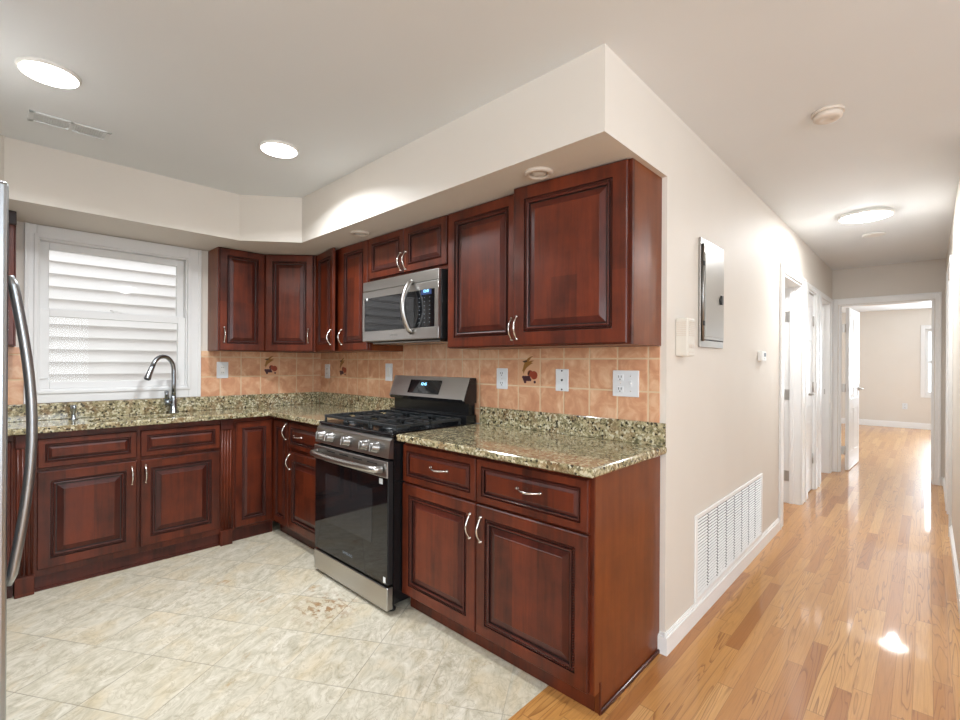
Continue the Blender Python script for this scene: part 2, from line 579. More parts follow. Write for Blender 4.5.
mb = MB(); mb.box(-.25, 3.73, -5.13, 1.33, -.06, 0, 'oak'); mb.box(-1.73, 1.1, 1.33, 5.08, -.06, 0, 'oak'); mb.box(-1.73, -.25, 0.0, 1.33, -.06, 0, 'oak')
mb.box(-1.73, 2.33, 5.08, 11.03, -.06, 0, 'oak')
struct(mb.build('floor'))
mb = MB(); mb.box(-3.21, -.25, -2.88, 0, -.06, 0, 'floor_tile')
struct(mb.build('floor'))
mb = MB(); mb.box(-3.21, 3.73, -5.13, 11.03, CZ, CZ + .08, 'ceil')
struct(mb.build('ceiling'))

WY0, WY1, WZ0, WZ1 = -1.850, -1.040, 1.085, 2.03      # kitchen window hole
mb = MB(); mb.box(XL - TH, 0, 0, TH, 0, CZ, 'wall'); struct(mb.build('wall_stove'))
mb = MB(); wall_open(mb, 'y', -2.88, 0, XL - TH, XL, [(WY0, WY1, WZ0, WZ1)]); struct(mb.build('wall_sink'))
mb = MB(); mb.box(XL, -.25, -2.88, -2.75, 0, CZ, 'wall'); mb.box(-.38, -.25, -5.0, -2.88, 0, CZ, 'wall'); struct(mb.build('wall_fridge'))
D1 = (2.30, 3.06); D2 = (3.36, 3.80); D3 = (4.12, 4.80); DH = 2.0
mb = MB(); wall_open(mb, 'y', TH, YE, -TH, 0, [(D1[0], D1[1], 0, DH), (D2[0], D2[1], 0, DH), (D3[0], D3[1], 0, DH)]); struct(mb.build('wall_hall'))
D4 = (3.02, 3.62)
mb = MB(); wall_open(mb, 'y', 1.33, YE, XR, XR + TH, [(D4[0], D4[1], 0, DH)]); mb.box(XR, 3.6, 1.2, 1.33, 0, CZ, 'wall'); struct(mb.build('wall_right'))
DE = (.062, .885)
mb = MB(); wall_open(mb, 'x', -1.73, 2.33, YE, YE + TH, [(DE[0], DE[1], 0, 1.985)]); struct(mb.build('wall_end'))
mb = MB(); wall_open(mb, 'x', -.38, 3.73, -5.13, -5.0, [(.6, 2.8, .75, 2.15)]); struct(mb.build('wall_front'))
mb = MB(); wall_open(mb, 'y', -5.0, 1.33, 3.6, 3.73, [(-3.0, -.8, .75, 2.15)]); struct(mb.build('wall_side'))
BW = (.80, 1.55, .70, 2.0)
mb = MB(); wall_open(mb, 'x', -1.6, 2.2, 10.9, 11.03, [(BW[0], BW[1], BW[2], BW[3])])
mb.box(-1.73, -1.6, 5.08, 11.03, 0, CZ, 'wall'); wall_open(mb, 'y', 5.08, 11.03, 2.2, 2.33, [(7.3, 8.7, .7, 2.0)]); struct(mb.build('wall_bedroom'))
mb = MB(); mb.box(-1.73, -1.6, TH, YE, 0, CZ, 'wall'); mb.box(-1.6, -TH, 3.16, 3.26, 0, CZ, 'wall'); mb.box(-1.6, -TH, 3.92, 4.02, 0, CZ, 'wall'); struct(mb.build('wall_side_rooms'))
# soffit
mb = MB()
poly = [(0, 0), (XL, 0), (XL, -2.75), (-.95, -2.75), (-.95, -2.2), (-2.36, -2.2), (-2.566, -2.0), (-2.566, -.873), (-2.305, -.557), (0, -.557)]
mb.prism(poly, ZS, CZ, 'wall')
struct(mb.build('wall_soffit'))
# white corner bead strip at the end of the stove wall is plain wall; baseboards
def base_profile(mb, axis, a0, a1, face, out, m='trim', h=.092):
    """baseboard along axis on plane `face`, protruding `out` (signed)"""
    for (d, z0, z1) in ((1.0, 0, h - .016), (.6, h - .016, h - .006), (.35, h - .006, h)):
        if axis == 'y': mb.box(face, face + out * d, a0, a1, z0, z1, m)
        else: mb.box(a0, a1, face, face + out * d, z0, z1, m)


mb = MB(); base_profile(mb, 'y', -.014, 2.165, 0, .014); base_profile(mb, 'x', -.0325, 0, 0, -.014); struct(mb.build('baseboard_hall'))
mb = MB(); base_profile(mb, 'y', 3.76, YE, XR, -.014); base_profile(mb, 'y', 1.2, 2.88, XR, -.014); base_profile(mb, 'x', XR, 3.6, 1.2, -.014); struct(mb.build('baseboard_right'))
mb = MB(); base_profile(mb, 'x', -1.6, 2.2, 10.9, -.014, h=.12); base_profile(mb, 'y', 5.08, 10.886, -1.6, .014, h=.12); base_profile(mb, 'y', 5.08, 10.886, 2.2, -.014, h=.12); struct(mb.build('baseboard_bedroom'))
mb = MB(); base_profile(mb, 'x', .945, XR - .014, YE, -.014); base_profile(mb, 'x', 0.0, .012, YE, -.014); struct(mb.build('baseboard_end'))


# door casings (trim_n) -------------------------------------------------
def casing(mb, axis, b0, b1, zt, face, out, w0, w1, wt, jamb, m='trim'):
    """casing round an opening b0..b1 with widths w0 (low side), w1, wt (head); jamb = thickness of the lining behind the face"""
    def bx(p0, p1, z0, z1, f0, f1, bev=.004):
        if axis == 'y': mb.box(f0, f1, p0, p1, z0, z1, m, bev)
        else: mb.box(p0, p1, f0, f1, z0, z1, m, bev)
    rv = .006
    bx(b0 - w0, b0 - rv, 0, zt + wt, face, face + out)
    bx(b1 + rv, b1 + w1, 0, zt + wt, face, face + out)
    bx(b0 - rv, b1 + rv, zt + rv, zt + wt, face, face + out)
    # raised back band
    bx(b0 - w0, b0 - w0 + .018, 0, zt + wt, face + out, face + out * 1.5)
    bx(b1 + w1 - .018, b1 + w1, 0, zt + wt, face + out, face + out * 1.5)
    bx(b0 - w0 + .018, b1 + w1 - .018, zt + wt - .018, zt + wt, face + out, face + out * 1.5)
    s_ = -1 if out > 0 else 1
    j0, j1 = face, face + s_ * jamb
    bx(b0, b0 + .012, 0, zt, j0, j1, 0); bx(b1 - .012, b1, 0, zt, j0, j1, 0); bx(b0 + .012, b1 - .012, zt - .012, zt, j0, j1, 0)
    # stop
    c0, c1 = face + s_ * jamb * .42, face + s_ * jamb * .66
    bx(b0 + .012, b0 + .022, 0, zt - .012, c0, c1, 0); bx(b1 - .022, b1 - .012, 0, zt - .012, c0, c1, 0)


mb = MB(); casing(mb, 'y', D1[0], D1[1], DH, 0, .012, .13, .15, .065, TH); struct(mb.build('trim_1'))
mb = MB(); casing(mb, 'y', D2[0], D2[1], DH, 0, .012, .15, .16, .05, TH); struct(mb.build('trim_2'))
mb = MB(); casing(mb, 'y', D3[0], D3[1], DH, 0, .012, .16, .14, .05, TH); struct(mb.build('trim_3'))
mb = MB(); casing(mb, 'y', D4[0], D4[1], DH, XR, -.012, .14, .14, .10, TH); struct(mb.build('trim_4'))
mb = MB(); casing(mb, 'x', DE[0], DE[1], 1.985, YE, -.012, .05, .055, .075, TH); struct(mb.build('trim_5'))


# white panel doors -------------------------------------------------------
def rings(mb, x0, x1, z0, z1, prof, mats, y0, flip=1):
    """concentric rectangular rings on the plane y0 facing -y; prof = [(inset, depth out of plane)], mats = one per band, last for the centre"""
    b = len(mb.v); n = len(prof)
    for d, h in prof:
        for (x, z) in ((x0 + d, z0 + d), (x1 - d, z0 + d), (x1 - d, z1 - d), (x0 + d, z1 - d)):
            mb.v.append((x, y0 - flip * h, z))
    for k in range(n - 1):
        for i in range(4):
            i2 = (i + 1) % 4
            mb.face([b + 4 * k + i, b + 4 * k + i2, b + 4 * k + 4 + i2, b + 4 * k + 4 + i], mats[k])
    mb.face([b + 4 * (n - 1) + i for i in range(4)], mats[n - 1])


def panel_leaf(name, w, h, rows, cols=2, t=.035):
    """white moulded door leaf: x 0..w, y 0..t, z .01..h, moulded on both faces"""
    mb = MB()
    mb.box(0, w, .004, t - .004, .012, h, 'trim')
    st = .10 * w / .7
    cw = (w - st * (cols + 1)) / cols
    pr = [(0, .004), (.012, -.004), (.022, -.004), (.045, .002)]
    for side in (0, 1):
        y = .004 if side == 0 else t - .004
        zc = [.012] + [z for r_ in rows for z in r_] + [h]
        fl = 1 if side == 0 else -1
        ya, yb = (0, .004) if side == 0 else (t - .004, t)
        for k in range(0, len(zc), 2):
            mb.box(0, w, ya, yb, zc[k], zc[k + 1], 'trim')
        for z0, z1 in rows:
            for c_ in range(cols + 1):
                mb.box(c_ * (cw + st), c_ * (cw + st) + st, ya, yb, z0, z1, 'trim')
            for c_ in range(cols):
                xa = st + c_ * (cw + st)
                b0 = len(mb.v)
                rings(mb, xa, xa + cw, z0, z1, pr, ['trim'] * 4, y, fl)
    return mb.build(name, fix=True)


def hinge(parent, x, y, z, dx=.03, dy=.004, h=.09):
    mb = MB()
    mb.box(x, x + dx, y, y - dy, z - h / 2, z + h / 2, 'hinge', .001)
    mb.lathe([(.006, -h / 2), (.006, h / 2)], 'hinge', (x, y - dy, z), seg=10)
    return mb.build('hinge', parent)


def lever(parent, x, y, z, sgn, m='hinge', out=-1):
    mb = MB()
    mb.lathe([(.028, 0), (.028, .006), (.012, .012), (.011, .045)], m, (x, y, z), 'Y', 20) if out == -1 else mb.lathe([(.028, 0), (.028, -.006), (.012, -.012), (.011, -.045)], m, (x, y, z), 'Y', 20)
    yy = y + out * .045
    mb.tube([(x, yy, z), (x + sgn * .05, yy, z), (x + sgn * .11, yy, z - .004)], .009, m, 10)
    return mb.build('lever_handle', parent)


ROWS3 = [(.22, .74), (.86, 1.52), (1.63, 1.86)]
# door_1: swung into the side room at the far jamb of the first opening
d = panel_leaf('door_1', .72, 1.985, ROWS3); struct(d)
d.location = (-.135, 3.042, 0); d.rotation_euler = (0, 0, R(180))
for z in (.25, 1.0, 1.72):
    mb = MB(); mb.box(-.128, -.088, 3.0435, 3.048, z - .048, z + .048, 'hinge', .001); mb.lathe([(.006, -.048), (.006, .048)], 'hinge', (-.131, 3.04, z), seg=10)
    o = mb.build('hinge'); o.parent = d; o.matrix_parent_inverse = (Matrix.Translation((-.135, 3.042, 0)) @ Matrix.Rotation(R(180), 4, 'Z')).inverted()
# door_2: closed narrow closet door
d = panel_leaf('door_2', D2[1] - D2[0] - .03, 1.98, ROWS3, 1); struct(d)
M2 = Matrix.Translation((-.02, D2[0] + .015, 0)) @ Matrix.Rotation(R(90), 4, 'Z')
d.location = (-.02, D2[0] + .015, 0); d.rotation_euler = (0, 0, R(90))
lever(d, .06, 0, .99, 1)
for z in (.32, 1.05, 1.72): hinge(d, D2[1] - D2[0] - .045, 0, z, .03, .006, .10)
# door_3: swung in at the near jamb
d = panel_leaf('door_3', .64, 1.985, ROWS3); struct(d)
d.location = (-.14, D3[0] + .02, 0); d.rotation_euler = (0, 0, R(176))
mb = MB(); mb.box(-.075, -.045, D3[1] - .0135, D3[1] - .012, .93, .99, 'hinge'); o = mb.build('strike_plate'); o.parent = d
o.matrix_parent_inverse = (Matrix.Translation(d.location) @ Matrix.Rotation(R(176), 4, 'Z')).inverted()
# door_4: closed door on the right
d = panel_leaf('door_4', D4[1] - D4[0] - .03, 1.98, ROWS3); struct(d)
d.location = (XR + .035, D4[1] - .015, 0); d.rotation_euler = (0, 0, R(-90))
# door_5: the bedroom door standing open
d = panel_leaf('door_5', .76, 1.965, ROWS3); struct(d)
a5 = 87.5
d.location = (.15, YE + TH + .012, 0); d.rotation_euler = (0, 0, R(a5))
lever(d, .70, 0, .97, -1)
for z in (.25, 1.0, 1.72):
    mb = MB(); mb.box(.0745, .112, YE + TH - .012, YE + TH - .004, z - .05, z + .05, 'hinge', .001); mb.tube([(.112, YE + TH + .002, z - .05), (.112, YE + TH + .002, z + .05)], .008, 'hinge', 10)
    o = mb.build('hinge'); o.parent = d
    o.matrix_parent_inverse = (Matrix.Translation(d.location) @ Matrix.Rotation(R(a5), 4, 'Z')).inverted()


# ------------------------------------------------------------------ windows
def sash(mb, axis, a0, a1, z0, z1, c0, c1, w, m='vinyl'):
    def bx(p0, p1, q0, q1):
        if axis == 'y': mb.box(c0, c1, p0, p1, q0, q1, m, .003)
        else: mb.box(p0, p1, c0, c1, q0, q1, m, .003)
    bx(a0, a0 + w, z0, z1); bx(a1 - w, a1, z0, z1); bx(a0 + w, a1 - w, z0, z0 + w); bx(a0 + w, a1 - w, z1 - w, z1)


# window_1: kitchen double hung window
win = MB()
wy0, wy1 = -1.903, -.962
win.box(XL + .0005, XL + .016, wy0, WY0, 1.0175, 2.0985, 'vinyl', .003)
win.box(XL + .0005, XL + .016, WY1, wy1, 1.0175, 2.0985, 'vinyl', .003)
win.box(XL + .0005, XL + .016, WY0, WY1, WZ1, 2.0985, 'vinyl', .003)
win.box(XL + .0005, XL + .016, WY0, WY1, 1.0175, WZ0, 'vinyl', .003)
for a, b in ((wy0, wy0 + .02), (wy1 - .02, wy1)): win.box(XL + .016, XL + .023, a, b, 1.0175, 2.0985, 'vinyl', .002)
for a, b in ((WY0 - .012, WY0 + .008), (WY1 - .008, WY1 + .012)): win.box(XL + .0005, XL + .023, a, b, WZ0 - .012, WZ1 + .012, 'vinyl', .003)
win.box(XL + .0005, XL + .023, WY0, WY1, WZ1 - .008, WZ1 + .012, 'vinyl', .003)
win.box(XL + .0005, XL + .023, WY0, WY1, WZ0 - .012, WZ0 + .008, 'vinyl', .003)
w1 = struct(win.build('window_1'))
fr_ = MB(); sash(fr_, 'y', WY0, WY1, WZ0, WZ1, XL - .12, XL - .0005, .016); fr_.build('window_frame', w1)
up = MB(); sash(up, 'y', WY0 + .016, WY1 - .016, 1.56, WZ1 - .016, XL - .085, XL - .055, .045); u1 = up.build('upper_sash', w1)
lo = MB(); sash(lo, 'y', WY0 + .016, WY1 - .016, WZ0 + .016, 1.595, XL - .05, XL - .018, .045)
l1 = lo.build('lower_sash', w1)
g = MB(); g.box(XL - .072, XL - .068, WY0 + .05, WY1 - .05, 1.58, WZ1 - .05, 'glass'); g.build('pane', u1)
g = MB(); g.box(XL - .036, XL - .032, WY0 + .05, WY1 - .05, WZ0 + .05, 1.565, 'glass'); g.build('pane', l1)
lk = MB(); lk.box(XL - .045, XL - .02, -1.475, -1.425, 1.5955, 1.607, 'vinyl', .003); lk.tube([(XL - .03, -1.45, 1.6075), (XL - .024, -1.49, 1.613)], .004, 'vinyl', 8); lk.build('sash_lock', l1)
tl = MB(); tl.box(XL - .018, XL - .010, WY0 + .022, WY0 + .05, 1.165, 1.172, 'vinyl', .001); tl.build('tilt_latch', l1)


def simple_window(name, axis, a0, a1, z0, z1, face, s_, mid=None):
    """window in a wall; face = inner wall plane, s_ = direction into the wall (+1/-1)"""
    c = MB()
    def bx(p0, p1, q0, q1, f0, f1, m='vinyl'):
        if axis == 'y': c.box(f0, f1, p0, p1, q0, q1, m, .003)
        else: c.box(p0, p1, f0, f1, q0, q1, m, .003)
    o_ = -s_ * .014
    bx(a0 - .07, a0, z0 - .07, z1 + .08, face, face + o_); bx(a1, a1 + .07, z0 - .07, z1 + .08, face, face + o_)
    bx(a0, a1, z1, z1 + .08, face, face + o_); bx(a0, a1, z0 - .07, z0, face, face + o_)
    w = struct(c.build(name))
    zm = mid or (z0 + z1) / 2
    s1 = MB(); sash(s1, axis, a0, a1, zm - .02, z1, *sorted((face + s_ * .07, face + s_ * .10)), .045); u = s1.build('upper_sash', w)
    s2 = MB(); sash(s2, axis, a0, a1, z0, zm + .02, *sorted((face + s_ * .035, face + s_ * .065)), .045); l = s2.build('lower_sash', w)
    for par, q0, q1, f in ((u, zm + .02, z1 - .04, .085), (l, z0 + .04, zm - .02, .05)):
        gm = MB()
        f0, f1 = sorted((face + s_ * f, face + s_ * (f + .004)))
        if axis == 'y': gm.box(f0, f1, a0 + .04, a1 - .04, q0, q1, 'glass')
        else: gm.box(a0 + .04, a1 - .04, f0, f1, q0, q1, 'glass')
        gm.build('pane', par)
    return w


simple_window('window_2', 'x', BW[0], BW[1], BW[2], BW[3], 10.9, 1, 1.345)
simple_window('window_3', 'x', .6, 2.8, .75, 2.15, -5.0, -1)  # added window out of view, carries the front fill
simple_window('window_4', 'y', -3.0, -.8, .75, 2.15, 3.6, 1)  # second unseen window, put in to carry the side fill
simple_window('window_5', 'y', 7.3, 8.7, .7, 2.0, 2.2, 1)

mb = MB(); mb.box(-9, XL - TH, -8, 6, -.9, -.8, 'yard'); struct(mb.build('ground'))  # unseen slab added to cut upward sky light under the siding laps
# neighbouring house seen through the kitchen window
sd = MB()
xs = XL - 1.35
EXP = .104
b = 0
for k in range(-8, 38):
    z = k * EXP + .02
    i0 = len(sd.v)
    for yy in (-4.6, 2.6):
        sd.v += [(xs - .05, yy, z), (xs + .042, yy, z), (xs + .004, yy, z + EXP), (xs - .05, yy, z + EXP)]
    sd.face([i0 + 1, i0 + 5, i0 + 6, i0 + 2], 'siding'); sd.face([i0, i0 + 4, i0 + 5, i0 + 1], 'siding')
    sd.face([i0, i0 + 1, i0 + 2, i0 + 3], 'siding'); sd.face([i0 + 4, i0 + 7, i0 + 6, i0 + 5], 'siding')
    sd.face([i0 + 3, i0 + 7, i0 + 4, i0], 'siding')
    if k == 37: sd.face([i0 + 2, i0 + 6, i0 + 7, i0 + 3], 'siding')
tag(sd.build('neighbor_house'), 'white lap-sided wall of the neighbouring house outside the kitchen window', 'house')


# ------------------------------------------------------------------ cabinet parts
def rope(mb, x0, x1, z0, z1, y, m, pitch=.0085, r=.0042):
    """twisted rope bead round a rectangle: a chain of slanted lozenges"""
    tmpl = []
    for (a, c, e) in ((-1, 0, 0), (0, -1, 0), (0, 0, 1), (0, 1, 0), (1, 0, 0)):
        tmpl.append((a, c, e))
    def seg(ax, a0, a1, c):
        n = max(3, int((a1 - a0) / pitch)); st = (a1 - a0) / n
        for k in range(n):
            p = a0 + (k + .5) * st
            b = len(mb.v)
            for dl, dw, do in ((-.62, -1, 0), (.10, -1, 0), (.62, 1, 0), (-.10, 1, 0), (-.22, -.45, .9), (.22, .45, .9)):
                l_, w_, o_ = p + dl * st, c + dw * r, y - do * r
                mb.v.append((l_, o_, w_) if ax == 'x' else (w_, o_, l_))
            for f in ((0, 1, 4), (1, 5, 4), (1, 2, 5), (2, 3, 5), (3, 4, 5), (3, 0, 4)):
                mb.face([b + i for i in f], m)
    seg('x', x0, x1, z0); seg('x', x0, x1, z1); seg('z', z0, z1, x0); seg('z', z0, z1, x1)


def cab_front(parent, name, x0, x1, z0, z1, yf, frame=.052, pull=None, hinge_side=None, open_deg=0, do_rope=True):
    """raised-panel, rope-beaded glazed front; front plane at y = yf, 19 mm thick behind it; pull = ('v'|'h', x, z)"""
    w, h = x1 - x0, z1 - z0
    k = min(1.0, w / .40, h / .40); k = max(k, .52)
    if h < .25: k = min(k, .62)
    F = frame * (.6 + .4 * k) if h > .25 else frame * .58
    a = k
    T = .019
    loc = (x0, yf, z0)
    mb = MB()
    prof = [(0, -T), (0, -.004), (.004, 0), (F, 0), (F + .001, -.0055), (F + .0135 * a, -.0055), (F + .0145 * a, -.0002), (F + .019 * a, .0006),
            (F + .0235 * a, -.002), (F + .0245 * a, -.010), (F + .0285 * a, -.010), (F + .0295 * a, -.0085), (F + .055 * a, -.002), (F + .0565 * a, -.0005)]
    mats = ['cherry', 'wood_edge', 'cherry', 'glaze', 'glaze', 'glaze', 'wood_edge', 'wood_edge', 'glaze', 'glaze', 'glaze', 'wood_edge', 'wood_edge', 'cherry']
    rings(mb, 0, w, 0, h, prof, mats, 0)
    b = len(mb.v); mb.quad([(0, T, 0), (w, T, 0), (w, T, h), (0, T, h)], 'cherry')
    o = mb.build(name, parent, loc)
    if do_rope:
        rb = MB(); q = F + .0073 * a
        rope(rb, q, w - q, q, h - q, .0040, 'wood_edge', .0098 * (.6 + .4 * a), .0050 * (.5 + .5 * a))
        rb.build('rope_bead', o)
    if pull:
        kind, px, pz = pull
        L = .105 if kind == 'v' else .115
        pb = MB()
        lx, lz = px - x0, pz - z0
        if kind == 'v':
            pts = arc_pts((lx, -.004, lz - L / 2), (lx, -.004, lz + L / 2), (0, -.026, 0))
            ends = [(lx, lz - L / 2), (lx, lz + L / 2)]
        else:
            pts = arc_pts((lx - L / 2, -.004, lz), (lx + L / 2, -.004, lz), (0, -.024, -.004))
            ends = [(lx - L / 2, lz), (lx + L / 2, lz)]
        n = len(pts)
        rad = [.0036 + .0012 * math.sin(PI * i / (n - 1)) for i in range(n)]
        pb.tube(pts, .004, 'pull', 8, radii=rad)
        for ex, ez in ends:
            pb.lathe([(.0075, 0), (.0075, .003), (.005, .006), (.004, .012)], 'pull', (ex, 0, ez), 'Y', 12)
        pb.build('handle', o)
    if open_deg:
        if hinge_side == 'l':
            o.rotation_euler = (0, 0, -R(open_deg))
        else:
            a_ = R(open_deg)
            o.rotation_euler = (0, 0, a_)
            o.location = (x1 - w * math.cos(a_), yf - w * math.sin(a_), z0)
    return o


def carcass(parent, W, D, z0, z1, open_front=False, m='cherry_side', name='carcass'):
    """box with a face frame; origin back-left at floor, front at y=-D"""
    mb = MB()
    mb.box(0, W, -(D - .019), 0, z0, z1, m)
    mb.box(0, W, -D, -(D - .019), z0, z1, 'cherry', .0015)
    return mb.build(name, parent)


DT = .019      # door thickness
# ---------- base cabinets
BF = .562      # face-frame depth stove wall
KZ = .085      # toe height
CT = .879      # cabinet top
# right-hand base cabinet
W = 1.100; X0 = -1.128
c = thing('base_cabinet', 'wide cherry base cabinet with two drawers and exposed end panel under the short countertop', 'cabinet', (X0, -.002, 0))
carcass(c, W, BF, KZ, CT)
tk = MB(); tk.box(.002, W - .02, -(BF - .04), -.01, 0, KZ, 'cherry'); tk.build('toe_kick', c)
ep = MB(); ep.box(W - .018, W + .001, -(BF - .04), -.0005, 0, KZ + .002, 'cherry_side'); ep.box(W, W + .004, -BF, -.0005, KZ, CT, 'cherry_side', .001); ep.build('end_panel', c)
sh = MB(); sh.box(W + .001, W + .011, -(BF - .04), -.0005, 0, .017, 'wood_edge', .004); sh.box(W + .001, W + .008, -(BF - .034), -(BF - .044), .0, .118, 'cherry', .002)
sh.build('shoe_moulding', c)
cab_front(c, 'drawer', .006, .524, .668, .858, -BF - DT, pull=('h', .285, .772))
cab_front(c, 'drawer', .530, W - .016, .668, .858, -BF - DT, pull=('h', .82, .772))
cab_front(c, 'door', .002, .524, .092, .658, -BF - DT, pull=('v', .496, .555))
cab_front(c, 'door', .530, W - .016, .092, .658, -BF - DT, pull=('v', .562, .555))

# left base on the stove wall (beside the range), corner door + drawer/door
XF = -2.72     # face plane of the sink run
c = thing('base_cabinet', 'narrow cherry base cabinet between the range and the corner', 'cabinet', (XF, -.002, 0))
W = -1.892 - XF
mb = MB(); mb.box(0, W, -(BF - .019), 0, KZ, CT, 'cherry_side'); mb.box(0, W, -BF, -(BF - .019), KZ, CT, 'cherry', .0015); mb.build('carcass', c)
tk = MB(); tk.box(0, W - .002, -(BF - .05), -.01, 0, KZ, 'wood_edge'); tk.build('toe_kick', c)
cab_front(c, 'door', .030, .268, .105, .850, -BF - DT, pull=('v', .243, .78))
cab_front(c, 'drawer', .280, W - .012, .672, .850, -BF - DT, pull=('h', .43, .765))
cab_front(c, 'door', .280, W - .012, .105, .645, -BF - DT, pull=('v', .305, .575))

# sink run along the sink wall: local x -> world +y, front (-y) -> world +x
DS = XF - XL   # depth
YB = -1.955
c = thing('base_cabinet', 'cherry sink base cabinet with two false drawers and fluted pilasters under the window', 'cabinet', (XL + .002, YB, 0), R(90))
WS = 1.105
mb = MB()
mb.box(0, WS, -(DS - .019), 0, KZ, CT - .26, 'cherry_side')
mb.box(0, WS, -DS, -(DS - .019), KZ, CT, 'cherry', .0015)
mb.box(0, .018, -(DS - .019), 0, CT - .26, CT, 'cherry_side'); mb.box(WS - .018, WS, -(DS - .019), 0, CT - .26, CT, 'cherry_side')
mb.build('carcass', c)
tk = MB(); tk.box(.07, WS - .07, -(DS - .018), -.01, 0, KZ, 'wood_edge'); tk.box(.084, WS - .084, -(DS - .010), -(DS - .018), 0, .014, 'wood_edge'); tk.build('toe_kick', c)


def pilaster(x0, x1):
    pb = MB()
    y = -DS
    w = x1 - x0
    pb.box(x0, x1, y - .006, y, .105, CT - .004, 'cherry', .001)
    pb.box(x0 - .002, x1 + .002, y - .020, y + .018, 0, .105, 'cherry', .003)
    pb.box(x0 - .002, x1 + .002, y - .018, y - .006, CT - .075, CT - .004, 'wood_edge', .003)
    n = 4
    for k in range(n):
        xa = x0 + w * (k + .12) / n; xb = x0 + w * (k + .88) / n
        pb.tube([(( xa + xb) / 2, y - .006, .112), ((xa + xb) / 2, y - .006, CT - .082)], (xb - xa) / 2, 'cherry', 10)
    return pb.build('pilaster', c)


pilaster(.006, .080)
pilaster(WS - .086, WS - .012)
fx0, fxm, fx1 = .092, .550, WS - .094
cab_front(c, 'drawer', fx0, fxm - .010, .682, .845, -DS - DT)
cab_front(c, 'drawer', fxm + .010, fx1, .682, .845, -DS - DT)
cab_front(c, 'door', fx0, fxm - .010, .125, .662, -DS - DT, pull=('v', fxm - .035, .575))
cab_front(c, 'door', fxm + .010, fx1, .125, .662, -DS - DT, pull=('v', fxm + .035, .575))
# corner cabinet on the sink run
c = thing('base_cabinet', 'cherry corner base cabinet with one tall panel door right of the sink pilaster', 'cabinet', (XL + .002, YB + WS, 0), R(90))
WC = -.0 - (YB + WS)
mb = MB(); mb.box(0, WC - BF - .004, -(DS - .019), 0, KZ, CT, 'cherry_side'); mb.box(0, WC - BF - .004, -DS, -(DS - .019), KZ, CT, 'cherry', .0015); mb.build('carcass', c)
tk = MB(); tk.box(0, WC - BF - .004, -(DS - .022), -.01, 0, KZ, 'wood_edge'); tk.build('toe_kick', c)
cab_front(c, 'door', .006, WC - BF - DT - .008, .105, .850, -DS - DT)
# cabinet left of the sink
c = thing('base_cabinet', 'dark cherry base cabinet at the left edge behind the refrigerator handle', 'cabinet', (XL + .002, -2.70, 0), R(90))
WL = YB - .0 + 2.70
carcass(c, WL, DS, KZ, CT)
tk = MB(); tk.box(0, WL, -(DS - .018), -.01, 0, KZ, 'wood_edge'); tk.build('toe_kick', c)
cab_front(c, 'door', .03, WL - .010, .125, .845, -DS - DT, pull=('v', WL - .045, .77))

# ---------- wall cabinets
ZB = 1.356
UF = .288
c = thing('wall_cabinet', 'large cherry wall cabinet at the right end under the soffit with exposed side', 'cabinet', (-.590, 0, 0))
carcass(c, .566, UF - .002, ZB, ZS - .001)
cab_front(c, 'door', .006, .552, ZB + .004, ZS - .005, -(UF - .002) - DT, frame=.060, pull=('v', .030, ZB + .085), hinge_side='r', open_deg=5.5)
c = thing('wall_cabinet', 'cherry single-door wall cabinet just right of the microwave', 'cabinet', (-1.096, 0, 0))
carcass(c, .505, UF, ZB, ZS - .001)
cab_front(c, 'door', .006, .496, ZB + .004, ZS - .005, -UF - DT, pull=('v', .470, ZB + .085))
c = thing('wall_cabinet', 'short two-door cherry wall cabinet above the microwave', 'cabinet', (-1.878, 0, 0))
carcass(c, .781, UF, 1.803, ZS - .001)
cab_front(c, 'door', .006, .387, 1.826, ZS - .005, -UF - DT, frame=.046, pull=('v', .365, 1.895))
cab_front(c, 'door', .393, .775, 1.826, ZS - .005, -UF - DT, frame=.046, pull=('v', .415, 1.895))
c = thing('wall_cabinet', 'two-door cherry wall cabinet left of the microwave with one door ajar', 'cabinet', (-2.594, 0, 0))
W = .715
carcass(c, W, UF, ZB, ZS - .001)
cab_front(c, 'door', .010, .348, ZB + .004, ZS - .005, -UF - DT, pull=('v', .318, ZB + .10), hinge_side='l', open_deg=8)
cab_front(c, 'door', .366, W - .004, ZB + .004, ZS - .005, -UF - DT, pull=('v', .392, ZB + .10))
# diagonal corner cabinet
P1 = Vector((-2.853, -.584)); P2 = Vector((-2.5955, -.306))
c = thing('wall_cabinet', 'cherry corner wall cabinet with a diagonal door facing the room', 'cabinet', (XL, 0, 0))
mb = MB(); q = lambda x, y: (x - XL, y)
mb.prism([q(XL, 0), q(XL, P1.y), q(P1.x, P1.y), q(P2.x, P2.y), q(P2.x, 0)], ZB, ZS - .001, 'cherry'); mb.build('carcass', c)
dv = (P2 - P1); LD = dv.length; ang = math.atan2(dv.y, dv.x)
dr = cab_front(c, 'door', .012, LD - .012, ZB + .004, ZS - .006, 0, pull=('v', LD - .045, ZB + .12))
nrm = Vector((dv.y, -dv.x)).normalized()
lx = Vector((P1.x - XL, P1.y)) + dv.normalized() * .012 + nrm * (DT + .0005)
dr.location = (lx.x, lx.y, ZB + .004); dr.rotation_euler = (0, 0, ang)
